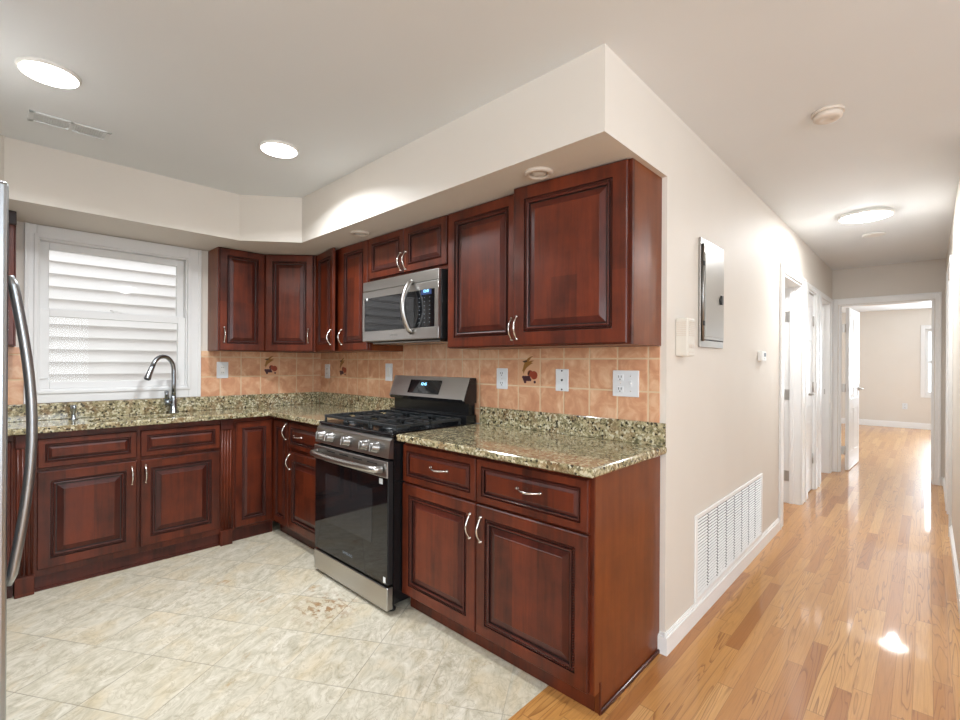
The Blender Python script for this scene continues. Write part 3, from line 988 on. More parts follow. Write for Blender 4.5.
# sink-wall cabinet
c = thing('wall_cabinet', 'narrow cherry wall cabinet between the kitchen window and the corner', 'cabinet', (XL, -.912, 0), R(90))
W = -.585 + .912
DU = .222
carcass(c, W, DU, ZB, ZS - .001)
cab_front(c, 'door', .006, W - .006, ZB + .004, ZS - .006, -DU - DT, pull=('v', .034, ZB + .115))
c = thing('wall_cabinet', 'dark cherry wall cabinet at the left edge beside the kitchen window', 'cabinet', (XL, -2.44, 0), R(90))
W = -1.945 + 2.44
carcass(c, W, DU, ZB, ZS - .001)
cab_front(c, 'door', .006, W - .006, ZB + .004, ZS - .006, -DU - DT, pull=('v', W - .034, ZB + .14))
mb = MB(); mb.box(0, W, -DU - DT - .018, -DU - DT, ZS - .075, ZS - .001, 'glaze', .004); mb.build('crown_moulding', c)

# ------------------------------------------------------------------ countertops
CZT = .914


def slab(poly, z0, z1, hole=None, bev=.009):
    bm = bmesh.new()
    vs = [bm.verts.new((x, y, z1)) for x, y in poly]
    if hole:
        hv = [bm.verts.new((x, y, z1)) for x, y in hole]
        es = [bm.edges.new((vs[i], vs[(i + 1) % len(vs)])) for i in range(len(vs))] + [bm.edges.new((hv[i], hv[(i + 1) % len(hv)])) for i in range(len(hv))]
        bmesh.ops.triangle_fill(bm, use_beauty=True, edges=es)
    else:
        bm.faces.new(vs)
    bmesh.ops.recalc_face_normals(bm, faces=bm.faces[:])
    if bm.faces[:][0].normal.z < 0:
        bmesh.ops.reverse_faces(bm, faces=bm.faces[:])
    r = bmesh.ops.extrude_face_region(bm, geom=bm.faces[:])
    bmesh.ops.translate(bm, verts=[e for e in r['geom'] if isinstance(e, bmesh.types.BMVert)], vec=(0, 0, z0 - z1))
    bmesh.ops.recalc_face_normals(bm, faces=bm.faces[:])
    if bev:
        ed = [e for e in bm.edges if len(e.link_faces) == 2 and e.calc_face_angle(0) > .8 and abs(e.verts[0].co.z - e.verts[1].co.z) < 1e-5
              and not any(abs(v.co.y) < 1e-4 for v in e.verts if abs(e.verts[0].co.y - e.verts[1].co.y) < 1e-4)]
        bmesh.ops.bevel(bm, geom=ed, offset=bev, segments=3, affect='EDGES', profile=.5)
    return bm


CF = -.632     # front edge stove wall
XC = -2.665    # front edge sink wall
mb = MB(); mb.bm(slab([(-1.112, CF), (.004, CF), (.004, -.0005), (-1.112, -.0005)], CT + .0005, CZT), 'granite')
ct1 = tag(mb.build('countertop'), 'short speckled granite countertop to the right of the range', 'countertop')
mb = MB(); mb.box(-1.112, .004, -.022, -.0085, CZT + .0003, 1.016, 'granite', .003); mb.build('backsplash_strip', ct1)
SK = (-2.945, -2.725, -1.630, -1.110)    # sink hole x0,x1,y0,y1
hole = []
for cx_, cy_, a0 in ((SK[1] - .05, SK[3] - .05, 0), (SK[0] + .05, SK[3] - .05, 90), (SK[0] + .05, SK[2] + .05, 180), (SK[1] - .05, SK[2] + .05, 270)):
    for k in range(6):
        a = R(a0 + 90 * k / 5); hole.append((cx_ + .05 * math.cos(a), cy_ + .05 * math.sin(a)))
mb = MB(); mb.bm(slab([(XL + .0005, -.0005), (XL + .0005, -2.70), (XC, -2.70), (XC, CF), (-1.895, CF), (-1.895, -.0005)], CT + .0005, CZT, hole, .006), 'granite')
ct2 = tag(mb.build('countertop'), 'long L-shaped granite countertop under the window and around the corner', 'countertop')
mb = MB(); mb.box(XL + .0088, XL + .022, -2.70, -.022, CZT + .0003, 1.0155, 'granite', .003); mb.box(XL + .022, -1.895, -.022, -.0088, CZT + .0003, 1.0155, 'granite', .003)
mb.build('backsplash_strip', ct2)
# sink
mb = MB()
def hring(d, z): return [(x + (d if x < (SK[0] + SK[1]) / 2 else -d), y + (d if y < (SK[2] + SK[3]) / 2 else -d), z) for x, y in hole]
n = len(hole); b = 0
for d_, z in ((-.014, CT - .0005), (.002, CT - .0005), (.006, CT - .02), (.012, CT - .17), (.04, CT - .19)):
    mb.v += hring(d_, z)
for k in range(4):
    for i in range(n):
        i2 = (i + 1) % n
        mb.face([k * n + i, k * n + i2, (k + 1) * n + i2, (k + 1) * n + i], 'sinksteel', True)
mb.face([4 * n + i for i in range(n)], 'sinksteel')
snk = tag(mb.build('sink', fix=False), 'undermount steel kitchen sink set in the granite below the window', 'sink')
mb = MB(); mb.lathe([(.0, .003), (.03, .003), (.04, .0005)], 'chrome', (-2.85, -1.375, CT - .19), seg=20); mb.build('drain', snk)

# ------------------------------------------------------------------ tiled backsplash
mb = MB()
mb.box(XL + .008, -.028, -.008, -.0004, .9145, ZB - .001, 'tile_x')
mb.box(-1.885, -1.105, -.008, -.0004, ZB - .001, 1.42, 'tile_x')
struct(mb.build('trim_6'))
mb = MB()
mb.box(XL + .0004, XL + .008, wy1 + .0005, -.008, .9145, ZB - .001, 'tile_y')
mb.box(XL + .0004, XL + .008, -2.74, wy0 - .0005, .9145, ZB - .001, 'tile_y')
mb.box(XL + .0004, XL + .008, wy0 - .0005, wy1 + .0005, .9145, 1.0165, 'tile_y')
struct(mb.build('trim_7'))


def blob(mb, pts, r, m, y0, rad=None):
    """flat printed stroke slightly raised from the tile"""
    mb.tube([(x, y0, z) for x, z in pts], r, m, 8, flat=1.0, up=(0, 0, 1) if False else None, radii=rad)


def fruit_tile(label, loc, rotz):
    c = thing('fruit_tile', label, 'tile', loc, rotz, 'painted fruit tiles in the backsplash')
    mb = MB(); mb.box(-.0735, .0735, -.001, 0, -.0725, .0725, 'ceramic'); mb.build('tile_face', c)

    def flat(name, polys):
        polys = [([(x * 1.22, z * 1.22) for x, z in po], ma, yy) for po, ma, yy in polys]
        m_ = MB()
        for poly, mat, y in polys:
            nn = len(poly); b = len(m_.v)
            m_.v += [(x, -.001, z) for x, z in poly] + [(x, y, z) for x, z in poly]
            m_.face([b + nn + i for i in range(nn)], mat)
            for i in range(nn): m_.face([b + i, b + (i + 1) % nn, b + nn + (i + 1) % nn, b + nn + i], mat)
        return m_.build(name, c)

    def circ(x, z, r): return [(x + r * math.cos(2 * PI * i / 14), z + r * math.sin(2 * PI * i / 14)) for i in range(14)]

    def cres(x, z, r, a0, a1, w):
        o_ = [(x + r * math.cos(R(a0 + (a1 - a0) * i / 9)), z + r * math.sin(R(a0 + (a1 - a0) * i / 9))) for i in range(10)]
        i_ = [(x + (r - w * math.sin(PI * i / 9)) * math.cos(R(a0 + (a1 - a0) * i / 9)), z + (r - w * math.sin(PI * i / 9)) * math.sin(R(a0 + (a1 - a0) * i / 9))) for i in range(8, 0, -1)]
        return o_ + i_
    flat('banana', [(cres(.03, .012, .062, 95, 200, .016), 'banana', -.0016)])
    flat('banana', [(cres(.022, .002, .052, 80, 190, .015), 'banana', -.0018)])
    flat('banana', [(cres(.012, -.006, .05, 75, 170, .014), 'banana', -.002)])
    flat('apple', [(circ(.030, -.012, .019), 'apple', -.0022)])
    flat('apple', [(circ(.008, -.004, .015), 'apple', -.002)])
    for i in range(9): flat('grape', [(circ(-.03 + .011 * (i % 4) + .005 * (i // 4), -.022 - .010 * (i // 4), .0072), 'grape', -.0023)])
    flat('grape', [(circ(.034, -.042, .006), 'grape', -.0022)])
    flat('stem', [([(-.036, .05), (-.012, .056), (-.008, .048), (-.026, .044)], 'leaf', -.0022)])
    flat('leaf', [([(-.006, -.008), (.004, .008), (.008, .004), (0, -.012)], 'leaf', -.0024)])
    return c


fruit_tile('painted fruit tile between the two right-hand wall plates of the stove wall', (-.7535, -.0085, 1.2255), 0)
fruit_tile('painted fruit tile on the stove wall left of the range, near the corner', (-2.6985, -.0085, 1.2255), 0)
fruit_tile('painted fruit tile on the window wall, under the narrow wall cabinet', (XL + .0085, -.4525, 1.2365), R(90))


# ------------------------------------------------------------------ wall plates
def screw(mb, x, z, y=-.0065, r=.0035, m='slot'):
    mb.lathe([(0, .0012), (r, .0012), (r, 0)], m, (x, y, z), 'Y', 10)


def duplex(c, x):
    for dz in (.028, -.028):
        mb = MB(); mb.box(x - .017, x + .017, -.0085, -.006, dz - .0145, dz + .0145, 'plate', .004)
        for sx in (-.0065, .0065): mb.box(x + sx - .0015, x + sx + .0015, -.0092, -.0085, dz - .001, dz + .009, 'slot')
        mb.lathe([(0, .0007), (.003, .0007), (.003, 0)], 'slot', (x, -.0085, dz - .008), 'Y', 10)
        mb.build('receptacle', c)


def plate(name, label, cat, loc, rotz, w=.082, h=.119, kind='duplex', group='wall plates of the kitchen'):
    c = thing(name, label, cat, loc, rotz)
    mb = MB(); mb.box(-w / 2, w / 2, -.006, 0, -h / 2, h / 2, 'plate', .003)
    if kind == 'duplex': screw(mb, 0, 0, -.006, .003, 'hinge')
    if kind == 'jack':
        for z in (-.048, .0, .048): screw(mb, 0, z, -.006, .0045 if z else .006)
    if kind == 'double':
        screw(mb, -.024, 0, -.006, .003, 'hinge'); screw(mb, .026, .035, -.006, .003, 'hinge'); screw(mb, .026, -.035, -.006, .003, 'hinge')
    mb.build('cover_plate', c)
    if kind == 'duplex': duplex(c, 0)
    if kind == 'double':
        duplex(c, -.026)
        mb = MB(); mb.box(.020, .032, -.0075, -.006, -.014, .014, 'plate', .001); mb.box(.022, .030, -.016, -.0075, -.002, .010, 'plate', .002); mb.build('toggle', c)
    if kind == 'decora':
        mb = MB(); mb.box(-.018, .018, -.0085, -.006, -.034, .034, 'plastic', .002)
        for dz in (.019, -.019):
            for sx in (-.006, .006): mb.box(sx - .0012, sx + .0012, -.0092, -.0085, dz - .004, dz + .005, 'slot')
        mb.box(-.008, .008, -.0095, -.0085, -.004, .004, 'plastic', .001); mb.build('receptacle', c)
    if kind == 'switch':
        mb = MB(); mb.box(-.017, .017, -.010, -.006, -.034, .034, 'plastic', .003); mb.build('rocker', c)
    return c


ZP = 1.187
plate('outlet', 'white duplex outlet just right of the range backguard', 'outlet', (-.944, -.0085, ZP), 0)
plate('cable_jack_plate', 'white three-screw jack plate in the middle of the short counter backsplash', 'wall plate', (-.535, -.0085, 1.19), 0, .078, .114, 'jack')
plate('outlet_switch_plate', 'wide white plate with outlet and toggle switch at the right end', 'wall plate', (-.185, -.0085, 1.184), 0, .13, .122, 'double')
plate('switch', 'pale rocker switch plate left of the range backguard', 'switch', (-2.045, -.0085, 1.205), 0, .085, .128, 'switch')
plate('outlet', 'pale outlet beside the inside corner, left of the fruit tile', 'outlet', (-2.945, -.0085, 1.198), 0, .08, .122, 'decora')
plate('outlet', 'white outlet beside the kitchen window under the narrow wall cabinet', 'outlet', (XL + .0085, -.812, 1.212), R(90), .082, .124, 'decora')
plate('outlet', 'small white outlet low on the far bedroom wall', 'outlet', (.50, 10.8995, .44), 0, .08, .12, 'duplex')

# ------------------------------------------------------------------ range
XA, XB_ = -1.887, -1.132
RW = XB_ - XA
rg = thing('range', 'stainless and black gas range standing between the base cabinets', 'stove', (XA, 0, 0))
YF = -.632       # front of body
mb = MB(); mb.box(0, RW, YF, -.03, .045, .895, 'enamel'); mb.build('body', rg)
for x in (.04, RW - .04):
    for y in (YF + .02, -.09):
        mb = MB(); mb.lathe([(.022, 0), (.022, .012), (.012, .02), (.012, .0455)], 'black', (x, y, 0), seg=16); mb.build('foot', rg)
# cooktop
mb = MB(); mb.box(0, RW, YF - .012, -.115, .8955, .915, 'enamel', .006); ck = mb.build('cooktop', rg)
for (bx_, by_, r) in ((.17, -.50, .052), (.17, -.24, .04), (.381, -.37, .05), (.592, -.50, .06), (.592, -.24, .045)):
    mb = MB(); mb.lathe([(r * 1.3, .9155), (r * 1.25, .919), (r, .922), (r, .929), (r * .8, .932), (0, .932)], 'iron', (bx_, by_, 0), seg=24); mb.build('burner', rg)


def grate(x0, x1):
    g_ = MB(); y0, y1 = YF + .025, -.15
    s = .0075; zt = .955; zb = .941
    for xx in (x0 + s, x1 - s): g_.box(xx - s, xx + s, y0, y1, zb - .004, zt - .002, 'iron', .003)
    for yy in (y0, (y0 + y1) / 2, y1): g_.box(x0, x1, yy - s, yy + s, zb - .004, zt - .002, 'iron', .003)
    xm = (x0 + x1) / 2
    for c0, c1 in ((y0, (y0 + y1) / 2), ((y0 + y1) / 2, y1)):
        cm = (c0 + c1) / 2
        for dx in (-1, 1):
            g_.box(xm + dx * (x1 - x0) * .16, xm + dx * (x1 - x0) * .5, cm - .005, cm + .005, zb, zt, 'iron', .002)
        for fx in (.25, .75):
            xx = x0 + (x1 - x0) * fx
            g_.box(xx - .005, xx + .005, c0, c0 + .07, zb, zt, 'iron', .002); g_.box(xx - .005, xx + .005, c1 - .07, c1, zb, zt, 'iron', .002)
        g_.box(xm - .005, xm + .005, c0, c0 + .085, zb, zt, 'iron', .002); g_.box(xm - .005, xm + .005, c1 - .085, c1, zb, zt, 'iron', .002)
    for xx in (x0 + s, x1 - s):
        for yy in (y0, (y0 + y1) / 2, y1): g_.lathe([(.008, .9155), (.006, .938)], 'iron', (xx, yy, 0), seg=10)
    return g_.build('grate', rg)


grate(.012, .252); grate(.258, .504); grate(.510, RW - .012)
# control panel, slightly tilted
mb = MB()
pv = [(YF - .002, .785), (YF - .034, .79), (YF - .022, .878), (YF - .002, .894)]
b = len(mb.v)
for x in (0.0, RW): mb.v += [(x, y, z) for y, z in pv]
for i in range(4):
    k = (i + 1) % 4; mb.face([i, k, 4 + k, 4 + i], 'steel')
mb.face([0, 1, 2, 3], 'steel_dark'); mb.face([7, 6, 5, 4], 'steel_dark')
cp = mb.build('control_panel', rg)
for kx in (.085, .185, .365, .545, .645):
    mb = MB()
    M4 = Matrix.Translation((kx, YF - .0285, .835)) @ Matrix.Rotation(R(-7.8), 4, 'X')
    tmp = MB(); tmp.lathe([(.031, 0), (.031, .006), (.025, .010), (.024, .038), (.021, .042), (0, .042)], 'steel_dark', (0, 0, 0), 'Y', 28)
    tmp.v = [tuple(M4 @ Vector(v)) for v in tmp.v]
    kb = tmp.build('knob', cp)
    gm = MB(); gm.box(-.0035, .0035, -.047, -.042, -.022, .022, 'steel', .001); gm.v = [tuple(M4 @ Vector(v)) for v in gm.v]; gm.build('grip', kb)
# oven door
YD = YF - .032
od = MB(); od.box(0.002, RW - .002, YD, YF - .001, .150, .775, 'black', .003)
odr = od.build('oven_door', rg)
mb = MB(); mb.box(.004, RW - .004, YD - .003, YD - .0002, .152, .690, 'black_glass', .001); gl_ = mb.build('door_glass', odr)
mb = MB(); mb.box(.13, RW - .14, YD - .0042, YD - .0031, .335, .615, 'oven_win', .0005); mb.build('oven_window', odr)
mb = MB(); mb.box(.0, RW, YD - .010, YD - .0002, .692, .776, 'steel', .004); tr_ = mb.build('top_rail', odr)
for xx in (.16, .30, .44, .58):
    mb = MB(); mb.box(xx, xx + .09, YD - .012, YD - .0101, .752, .757, 'slot'); mb.build('vent_slot', odr)
mb = MB()
hp = [(.035, YD - .012, .735), (.05, YD - .05, .735)] + [(.05 + (RW - .1) * i / 12, YD - .05 - .022 * math.sin(PI * i / 12), .735 - .0 * i) for i in range(1, 12)] + [(RW - .05, YD - .05, .735), (RW - .035, YD - .012, .735)]
mb.tube(hp, .0125, 'steel', 12, flat=1.35, up=(0, 0, 1)); mb.build('handle', odr)
mb = MB(); mb.box(RW - .075, RW - .045, YD - .0045, YD - .0033, .655, .683, 'sticker'); mb.build('energy_sticker', odr)
mb = MB(); mb.box(RW - .036, RW - .016, YD - .0045, YD - .0033, .160, .188, 'sticker'); mb.build('corner_sticker', odr)
RX = Matrix.Rotation(R(90), 4, 'X')
text_mesh('logo', 'SAMSUNG', .022, 'key', odr, Matrix.Translation((RW / 2, YD - .0036, .205)) @ RX)
# drawer
mb = MB(); mb.box(0.0, RW, YD - .006, YF - .001, .022, .138, 'steel', .004); mb.build('drawer', rg)
# backguard
mb = MB()
mb.box(.0, RW, -.115, -.03, .8955, .965, 'enamel', .003)
mb.box(.012, RW - .012, -.085, -.03, .965, 1.045, 'enamel', .002)
bgd = mb.build('backguard', rg)
pv = [(-.03, 1.036), (-.125, 1.036), (-.135, 1.058), (-.085, 1.186), (-.03, 1.186)]
mb = MB(); n = len(pv)
for x in (0.022, RW): mb.v += [(x, y, z) for y, z in pv]
for i in range(n):
    k = (i + 1) % n; mb.face([i, k, n + k, n + i], 'steel' if i == 2 else 'enamel' if i in (0, 1) else 'steel_dark')
mb.face(list(range(n)), 'enamel'); mb.face([2 * n - 1 - i for i in range(n)], 'enamel')
bp = mb.build('console', bgd)
mb = MB()
tilt = math.atan2(.05, .128)
M4 = Matrix.Translation((RW / 2 - .01, -.110 - .001, 1.122)) @ Matrix.Rotation(-tilt, 4, 'X')
mb.box(-.155, .155, -.002, 0, -.047, .045, 'black_glass', .001); mb.v = [tuple(M4 @ Vector(v)) for v in mb.v]; mb.build('display_window', bgd)
text_mesh('clock_digits', '12:45', .026, 'blue', bgd, M4 @ Matrix.Translation((-.01, -.0028, .016)) @ RX)
for sx in (.022, RW - .012):
    mb = MB(); mb.v = []
    for x in (sx, sx + .012): mb.v += [(x, y + dy, z) for (y, z), dy in zip([(-.137, 1.052), (-.086, 1.188), (-.080, 1.188), (-.130, 1.052)], (0, 0, 0, 0))]
    for i in range(4):
        k = (i + 1) % 4; mb.face([i, k, 4 + k, 4 + i], 'steel')
    mb.face([0, 1, 2, 3], 'steel'); mb.face([7, 6, 5, 4], 'steel')
    mb.build('end_trim', bgd)

# ------------------------------------------------------------------ microwave
mx0, mx1 = -1.874, -1.123
MW = mx1 - mx0
mw = thing('microwave', 'stainless over-the-range microwave hung under the short wall cabinet', 'microwave', (mx0, 0, 1.408))
MHT = .393
MF = -.322
mb = MB(); mb.box(0, MW, MF, -.01, 0, MHT, 'black', .003); mb.build('body', mw)
mb = MB()
mb.box(0, MW, MF - .022, MF - .0005, MHT - .062, MHT - .001, 'steel', .003); mb.build('top_grille', mw)
mb = MB(); F0, F1 = MF - .024, MF - .0005
mb.box(0, MW, F0, F1, .004, .070, 'steel', .003); mb.box(0, MW, F0, F1, MHT - .110, MHT - .065, 'steel', .003)
mb.box(0, .022, F0, F1, .070, MHT - .110, 'steel'); mb.box(MW - .03, MW, F0, F1, .070, MHT - .110, 'steel')
mb.box(.022, MW - .03, F0 + .003, F1, .070, MHT - .110, 'black_glass')
dr_ = mb.build('door', mw)
mb = MB(); mb.box(.026, .415, F0 + .0016, F0 + .0029, .078, MHT - .118, 'black_glass', .0004); mb.build('window', dr_)
mb = MB()
hx = .520
hp = [(hx, F0 - .001, .045), (hx, F0 - .020, .055)] + [(hx, F0 - .022 - .045 * math.sin(PI * i / 14), .055 + (.275) * i / 14) for i in range(1, 14)] + [(hx, F0 - .020, .330), (hx, F0 - .001, .340)]
mb.tube(hp, .015, 'steel', 12, up=(1, 0, 0)); mb.build('handle', dr_)
mb = MB()
for r_ in range(7):
    for c_ in range(3):
        xx = .585 + c_ * .045; zz = .098 + r_ * .0235
        mb.box(xx - .0045, xx + .0045, F0 + .0020, F0 + .0029, zz - .0018, zz + .0018, 'key')
mb.build('keypad', dr_)
mb = MB(); mb.box(.60, .69, F0 + .0016, F0 + .0029, .255, .292, 'bluewin'); mb.build('display', dr_)
text_mesh('clock_digits', '12:45', .022, 'blue', dr_, Matrix.Translation((.645, F0 + .0012, .274)) @ RX)
mb = MB(); mb.lathe([(0, .0014), (.011, .0014), (.011, 0)], 'sticker', (.050, F0 + .0015, .278), 'Y', 20); mb.build('round_sticker', dr_)
text_mesh('logo', 'SAMSUNG', .018, 'steel_dark', dr_, Matrix.Translation((.34, F0 - .0004, .035)) @ RX)
mb = MB(); mb.box(.04, MW - .04, MF + .03, -.06, -.012, 0, 'steel_dark', .003); mb.build('underside_filter', mw)

# ------------------------------------------------------------------ refrigerator
fx1, fyf = -.915, -2.0265
fr = thing('refrigerator', 'tall stainless refrigerator at the left edge of the kitchen', 'refrigerator', (fx1, fyf, 0))
mb = MB(); mb.box(-.80, 0, -.69, -.055, .02, 1.735, 'fridge_steel', .006); mb.build('body', fr)
mb = MB(); mb.box(-.80, 0.002, -.050, 0, .300, 1.745, 'fridge_steel', .010); fd = mb.build('door', fr)
mb = MB(); mb.box(-.80, 0.002, -.050, 0, .06, .292, 'fridge_steel', .010); fz = mb.build('freezer_drawer', fr)
mb = MB(); hx = -.07
hp = [(hx, .001, .665), (hx, .012, .690)] + [(hx, .012 + .038 * math.sin(PI * i / 20), .690 + .79 * i / 20) for i in range(1, 20)] + [(hx, .012, 1.48), (hx, .001, 1.505)]
mb.tube(hp, .012, 'fridge_steel', 12, flat=1.2, up=(1, 0, 0)); mb.build('handle', fd)
for x in (-.75, -.05):
    for y in (-.62, -.10):
        mb = MB(); mb.lathe([(.02, 0), (.02, .0205)], 'black', (x, y, 0), seg=12); mb.build('foot', fr)

# ------------------------------------------------------------------ faucet and soap dispenser
fa = thing('faucet', 'brushed gooseneck pull-down faucet behind the sink', 'faucet', (-3.018, -1.145, CZT + .0008))
mb = MB()
mb.lathe([(.030, 0), (.030, .006), (.022, .012), (.020, .10), (.017, .115), (.0135, .12)], 'chrome', seg=24); mb.build('base', fa)
dirv = Vector((.45, -.89, 0)).normalized()
pts = [Vector((0, 0, .11)), Vector((0, 0, .20)), Vector((0, 0, .298))]
rr = .080
for k in range(1, 13):
    a = R(180 - 13.2 * k)
    pts.append(Vector((0, 0, .298)) + dirv * (rr + rr * math.cos(a)) + Vector((0, 0, rr * 1.2 * math.sin(a))))
mb = MB(); mb.tube(pts, .0145, 'chrome', 14); sp_ = mb.build('spout', fa)
e0 = pts[-1]; dd = (pts[-1] - pts[-2]).normalized()
mb = MB(); mb.tube([e0 - dd * .004, e0 + dd * .02, e0 + dd * .07, e0 + dd * .095, e0 + dd * .10], .016, 'chrome', 16, radii=[.0155, .0165, .0185, .0215, .0205])
mb.build('spray_head', sp_)
mb = MB(); mb.tube([e0 + dd * .1002, e0 + dd * .104], .016, 'black', 16); mb.build('nozzle', sp_)
mb = MB(); mb.tube([(0, -.015, .075), (0, -.056, .075)], .022, 'chrome', 16); mb.tube([(0, -.040, .085), (.010, -.044, .125), (.022, -.048, .150)], .013, 'chrome', 10, flat=1.3)
mb.build('lever', fa)
sd_ = thing('soap_dispenser', 'short chrome soap dispenser on the granite left of the sink', 'dispenser', (-2.99, -1.685, CZT + .0008))
mb = MB(); mb.lathe([(.022, 0), (.022, .004), (.012, .010), (.0105, .045), (.016, .048), (.016, .082), (.012, .088), (0, .088)], 'chrome', seg=20); mb.build('pump', sd_)
mb = MB(); mb.tube([(.0, 0, .072), (.05, 0, .075), (.062, 0, .066)], .007, 'chrome', 10); mb.build('nozzle', sd_)

# ------------------------------------------------------------------ ceiling fixtures
def downlight(label, x, y, r=.098):
    c = thing('downlight', label, 'light', (x, y, CZ), 0)
    mb = MB(); mb.lathe([(r, 0), (r, -.004), (r * .95, -.011), (r * .90, -.012), (r * .90, 0)], 'plastic', seg=36); mb.build('trim_ring', c)
    mb = MB(); mb.lathe([(0, -.0135), (r * .55, -.0135), (r * .90, -.0125)], 'lamp', seg=36); mb.build('lens', c)
    return c


downlight('lit recessed downlight nearest the ceiling vent at upper left', -1.68, -1.895)
downlight('lit recessed downlight nearest the corner soffit', -1.673, -.99)


def flush_light(label, x, y, r=.165):
    c = thing('ceiling_light', label, 'light', (x, y, CZ))
    mb = MB(); mb.lathe([(r, 0), (r, -.020), (r * .985, -.024), (r * .95, -.024), (r * .95, 0)], 'plastic', seg=48); mb.build('rim', c)
    mb = MB(); mb.lathe([(0, -.028), (r * .6, -.027), (r * .945, -.022)], 'lamp', seg=48); mb.build('diffuser', c)
    return c


flush_light('round lit flush ceiling light in the middle of the hallway ceiling', .49, 2.5)
flush_light('round flush ceiling light in the bedroom beyond the doorway', .52, 6.14)
flush_light('round flush ceiling light of the living area nearest the hallway', 1.6, -.6)  # this and the next fixture are added for fill from behind
flush_light('round flush ceiling light of the living area nearest the front window', 1.2, -3.2)


flush_light('round flush ceiling light in the side room behind the first hallway door', -.85, 2.3, .12)  # this and the next are added, spilling light into the hall
flush_light('round flush ceiling light in the side room behind the last hallway door', -.85, 4.5, .12)


def puck(label, x, y, r=.062):
    c = thing('puck_light', label, 'light', (x, y, ZS))
    mb = MB(); mb.lathe([(r, 0), (r, -.006), (r * .92, -.012), (r * .66, -.013), (r * .62, -.006), (r * .62, 0)], 'cream', seg=32); mb.build('rim', c)
    mb = MB(); mb.lathe([(0, -.010), (r * .35, -.009), (r * .615, -.004)], 'plastic', seg=32); mb.build('lens', c)
    return c


puck('unlit round puck light in the soffit above the large right wall cabinet', -.388, -.42)
puck('unlit round puck light in the soffit left of the microwave', -1.79, -.42, .06)

c = thing('smoke_detector', 'beige round smoke detector on the hallway ceiling', 'smoke detector', (.505, .535, CZ))
mb = MB(); mb.lathe([(.062, 0), (.062, -.010), (.058, -.012)], 'cream', seg=36); mb.build('base', c)
mb = MB(); mb.lathe([(.055, -.0122), (.054, -.030), (.044, -.036), (.020, -.037), (.018, -.034), (0, -.034)], 'cream', seg=36); mb.build('cover', c)
c = thing('ceiling_cover', 'thin white round cover plate on the ceiling beyond the hallway light', 'cover plate', (.49, 3.25, CZ))
mb = MB(); mb.lathe([(.082, 0), (.080, -.008), (.060, -.012), (0, -.012)], 'plastic', seg=36); mb.build('plate', c)

# register in the kitchen ceiling
c = thing('ceiling_register', 'white two-section air register in the kitchen ceiling', 'vent', (-2.178, -1.782, CZ))
mb = MB()
hw, hl = .062, .150
for (a, b_, c0, d0) in ((-hw, -hw + .016, -hl, hl), (hw - .016, hw, -hl, hl), (-hw, hw, -hl, -hl + .02), (-hw, hw, hl - .02, hl), (-hw, hw, -.008, .008)):
    mb.box(a, b_, c0, d0, -.006, 0, 'ceil', .002)
mb.build('frame', c)
mb = MB()
for s0, s1 in ((-hl + .022, -.010), (.010, hl - .022)):
    k = 0
    y = s0
    while y < s1 - .004:
        i0 = len(mb.v)
        mb.v += [(-hw + .016, y, -.004), (hw - .016, y, -.004), (hw - .016, y + .007, -.0005), (-hw + .016, y + .007, -.0005)]
        mb.face([i0, i0 + 1, i0 + 2, i0 + 3], 'ceil'); y += .009
mb.build('louvers', c)

# ------------------------------------------------------------------ hallway wall devices (front faces +x: rotate 90)
c = thing('electrical_panel', 'brushed steel breaker panel cover on the hallway wall', 'electrical panel', (0, .39, 1.362), R(90))
PW, PH = .362, .55
mb = MB(); mb.box(0, PW, -.012, -.0003, 0, PH, 'panel_metal', .003); mb.build('cover', c)
mb = MB(); mb.box(.025, PW - .012, -.018, -.0122, .040, PH - .045, 'panel_metal', .002)
dr_ = mb.build('door', c)
mb = MB(); mb.box(.020, PW - .007, -.0136, -.0123, .035, PH - .040, 'slot'); mb.build('door_gap', c)
mb = MB(); mb.box(.045, PW - .03, -.021, -.0182, .055, PH - .075, 'panel_metal', .003); mb.build('raised_field', dr_)
mb = MB(); mb.box(PW - .085, PW - .055, -.030, -.0212, .235, .285, 'black', .003); mb.box(PW - .10, PW - .085, -.026, -.0212, .25, .268, 'black', .002); mb.build('latch', dr_)
mb = MB(); mb.tube([(.02, -.017, .03), (.02, -.017, PH - .03)], .006, 'steel_dark', 10)
for z in (.12, .42): mb.box(.014, .034, -.0235, -.0185, z - .012, z + .012, 'slot', .001)
mb.build('hinge', dr_)
c = thing('intercom', 'white slotted wall intercom beside the kitchen corner', 'intercom', (0, .098, 1.312), R(90))
IW, IH = .092, .172
mb = MB(); mb.box(0, IW, -.056, -.0003, 0, IH, 'almond', .006); mb.build('housing', c)
mb = MB()
for k in range(8):
    z = .092 + k * .0085
    mb.box(.014, IW - .014, -.0580, -.0561, z, z + .004, 'cream')
    mb.box(-.0012, .0, -.050, -.006, z, z + .004, 'cream')
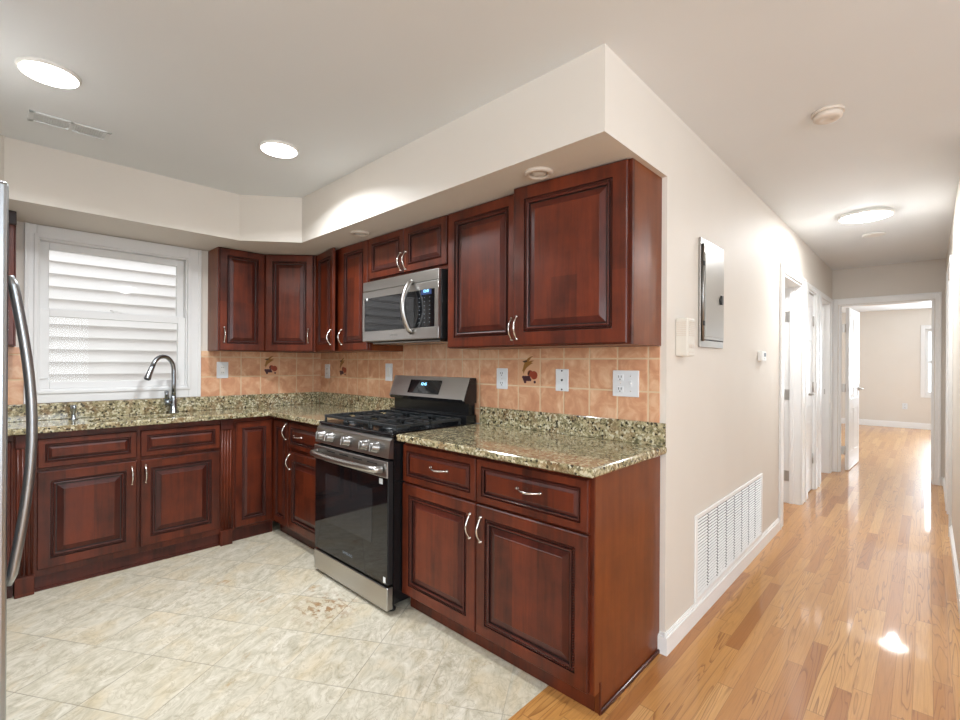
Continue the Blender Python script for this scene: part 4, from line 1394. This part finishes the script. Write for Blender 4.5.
mb.build('speaker_slots', c)
for k in range(3):
    mb = MB(); mb.box(.020 + k * .019, .032 + k * .019, -.0595, -.0561, .036, .054, 'cream', .002); mb.build('button', c)
mb = MB(); mb.box(.02, .07, -.0575, -.0561, .016, .020, 'cream'); mb.build('label_strip', c)
c = thing('thermostat', 'small white thermostat on the hallway wall right of the breaker panel', 'thermostat', (0, 1.53, 1.30), R(90))
mb = MB(); mb.box(0, .11, -.030, -.0003, 0, .066, 'plastic', .005); mb.build('housing', c)
mb = MB(); mb.box(.045, .09, -.0316, -.0301, .030, .055, 'key', .001); mb.box(.05, .06, -.0322, -.0301, .012, .020, 'cream', .001); mb.build('display', c)

# return-air grille
c = thing('return_air_grille', 'large white return-air grille low on the hallway wall', 'vent', (0, .352, .094), R(90))
GW, GH = 1.294, .431
mb = MB()
mb.box(0, GW, -.010, -.0003, 0, .022, 'trim', .003); mb.box(0, GW, -.010, -.0003, GH - .022, GH, 'trim', .003)
mb.box(0, .03, -.010, -.0003, .022, GH - .022, 'trim', .003); mb.box(GW - .03, GW, -.010, -.0003, .022, GH - .022, 'trim', .003)
mb.build('frame', c)
mb = MB(); mb.quad([(.03, -.0008, .022), (GW - .03, -.0008, .022), (GW - .03, -.0008, GH - .022), (.03, -.0008, GH - .022)], 'slot'); mb.build('duct_backing', c)
mb = MB()
nb = 8
cwid = (GW - .06) / nb
for c_ in range(nb):
    xa = .03 + c_ * cwid + (.006 if c_ else 0); xb = .03 + (c_ + 1) * cwid - (.006 if c_ < nb - 1 else 0)
    for k in range(24):
        z = .026 + k * .0160
        i0 = len(mb.v)
        for x in (xa, xb): mb.v += [(x, -.0035, z + .0065), (x, -.0095, z + .001), (x, -.0095, z + .0024), (x, -.0035, z + .0079)]
        mb.face([i0, i0 + 1, i0 + 5, i0 + 4], 'trim'); mb.face([i0 + 1, i0 + 2, i0 + 6, i0 + 5], 'trim'); mb.face([i0 + 2, i0 + 3, i0 + 7, i0 + 6], 'trim')
mb.build('louvers', c)
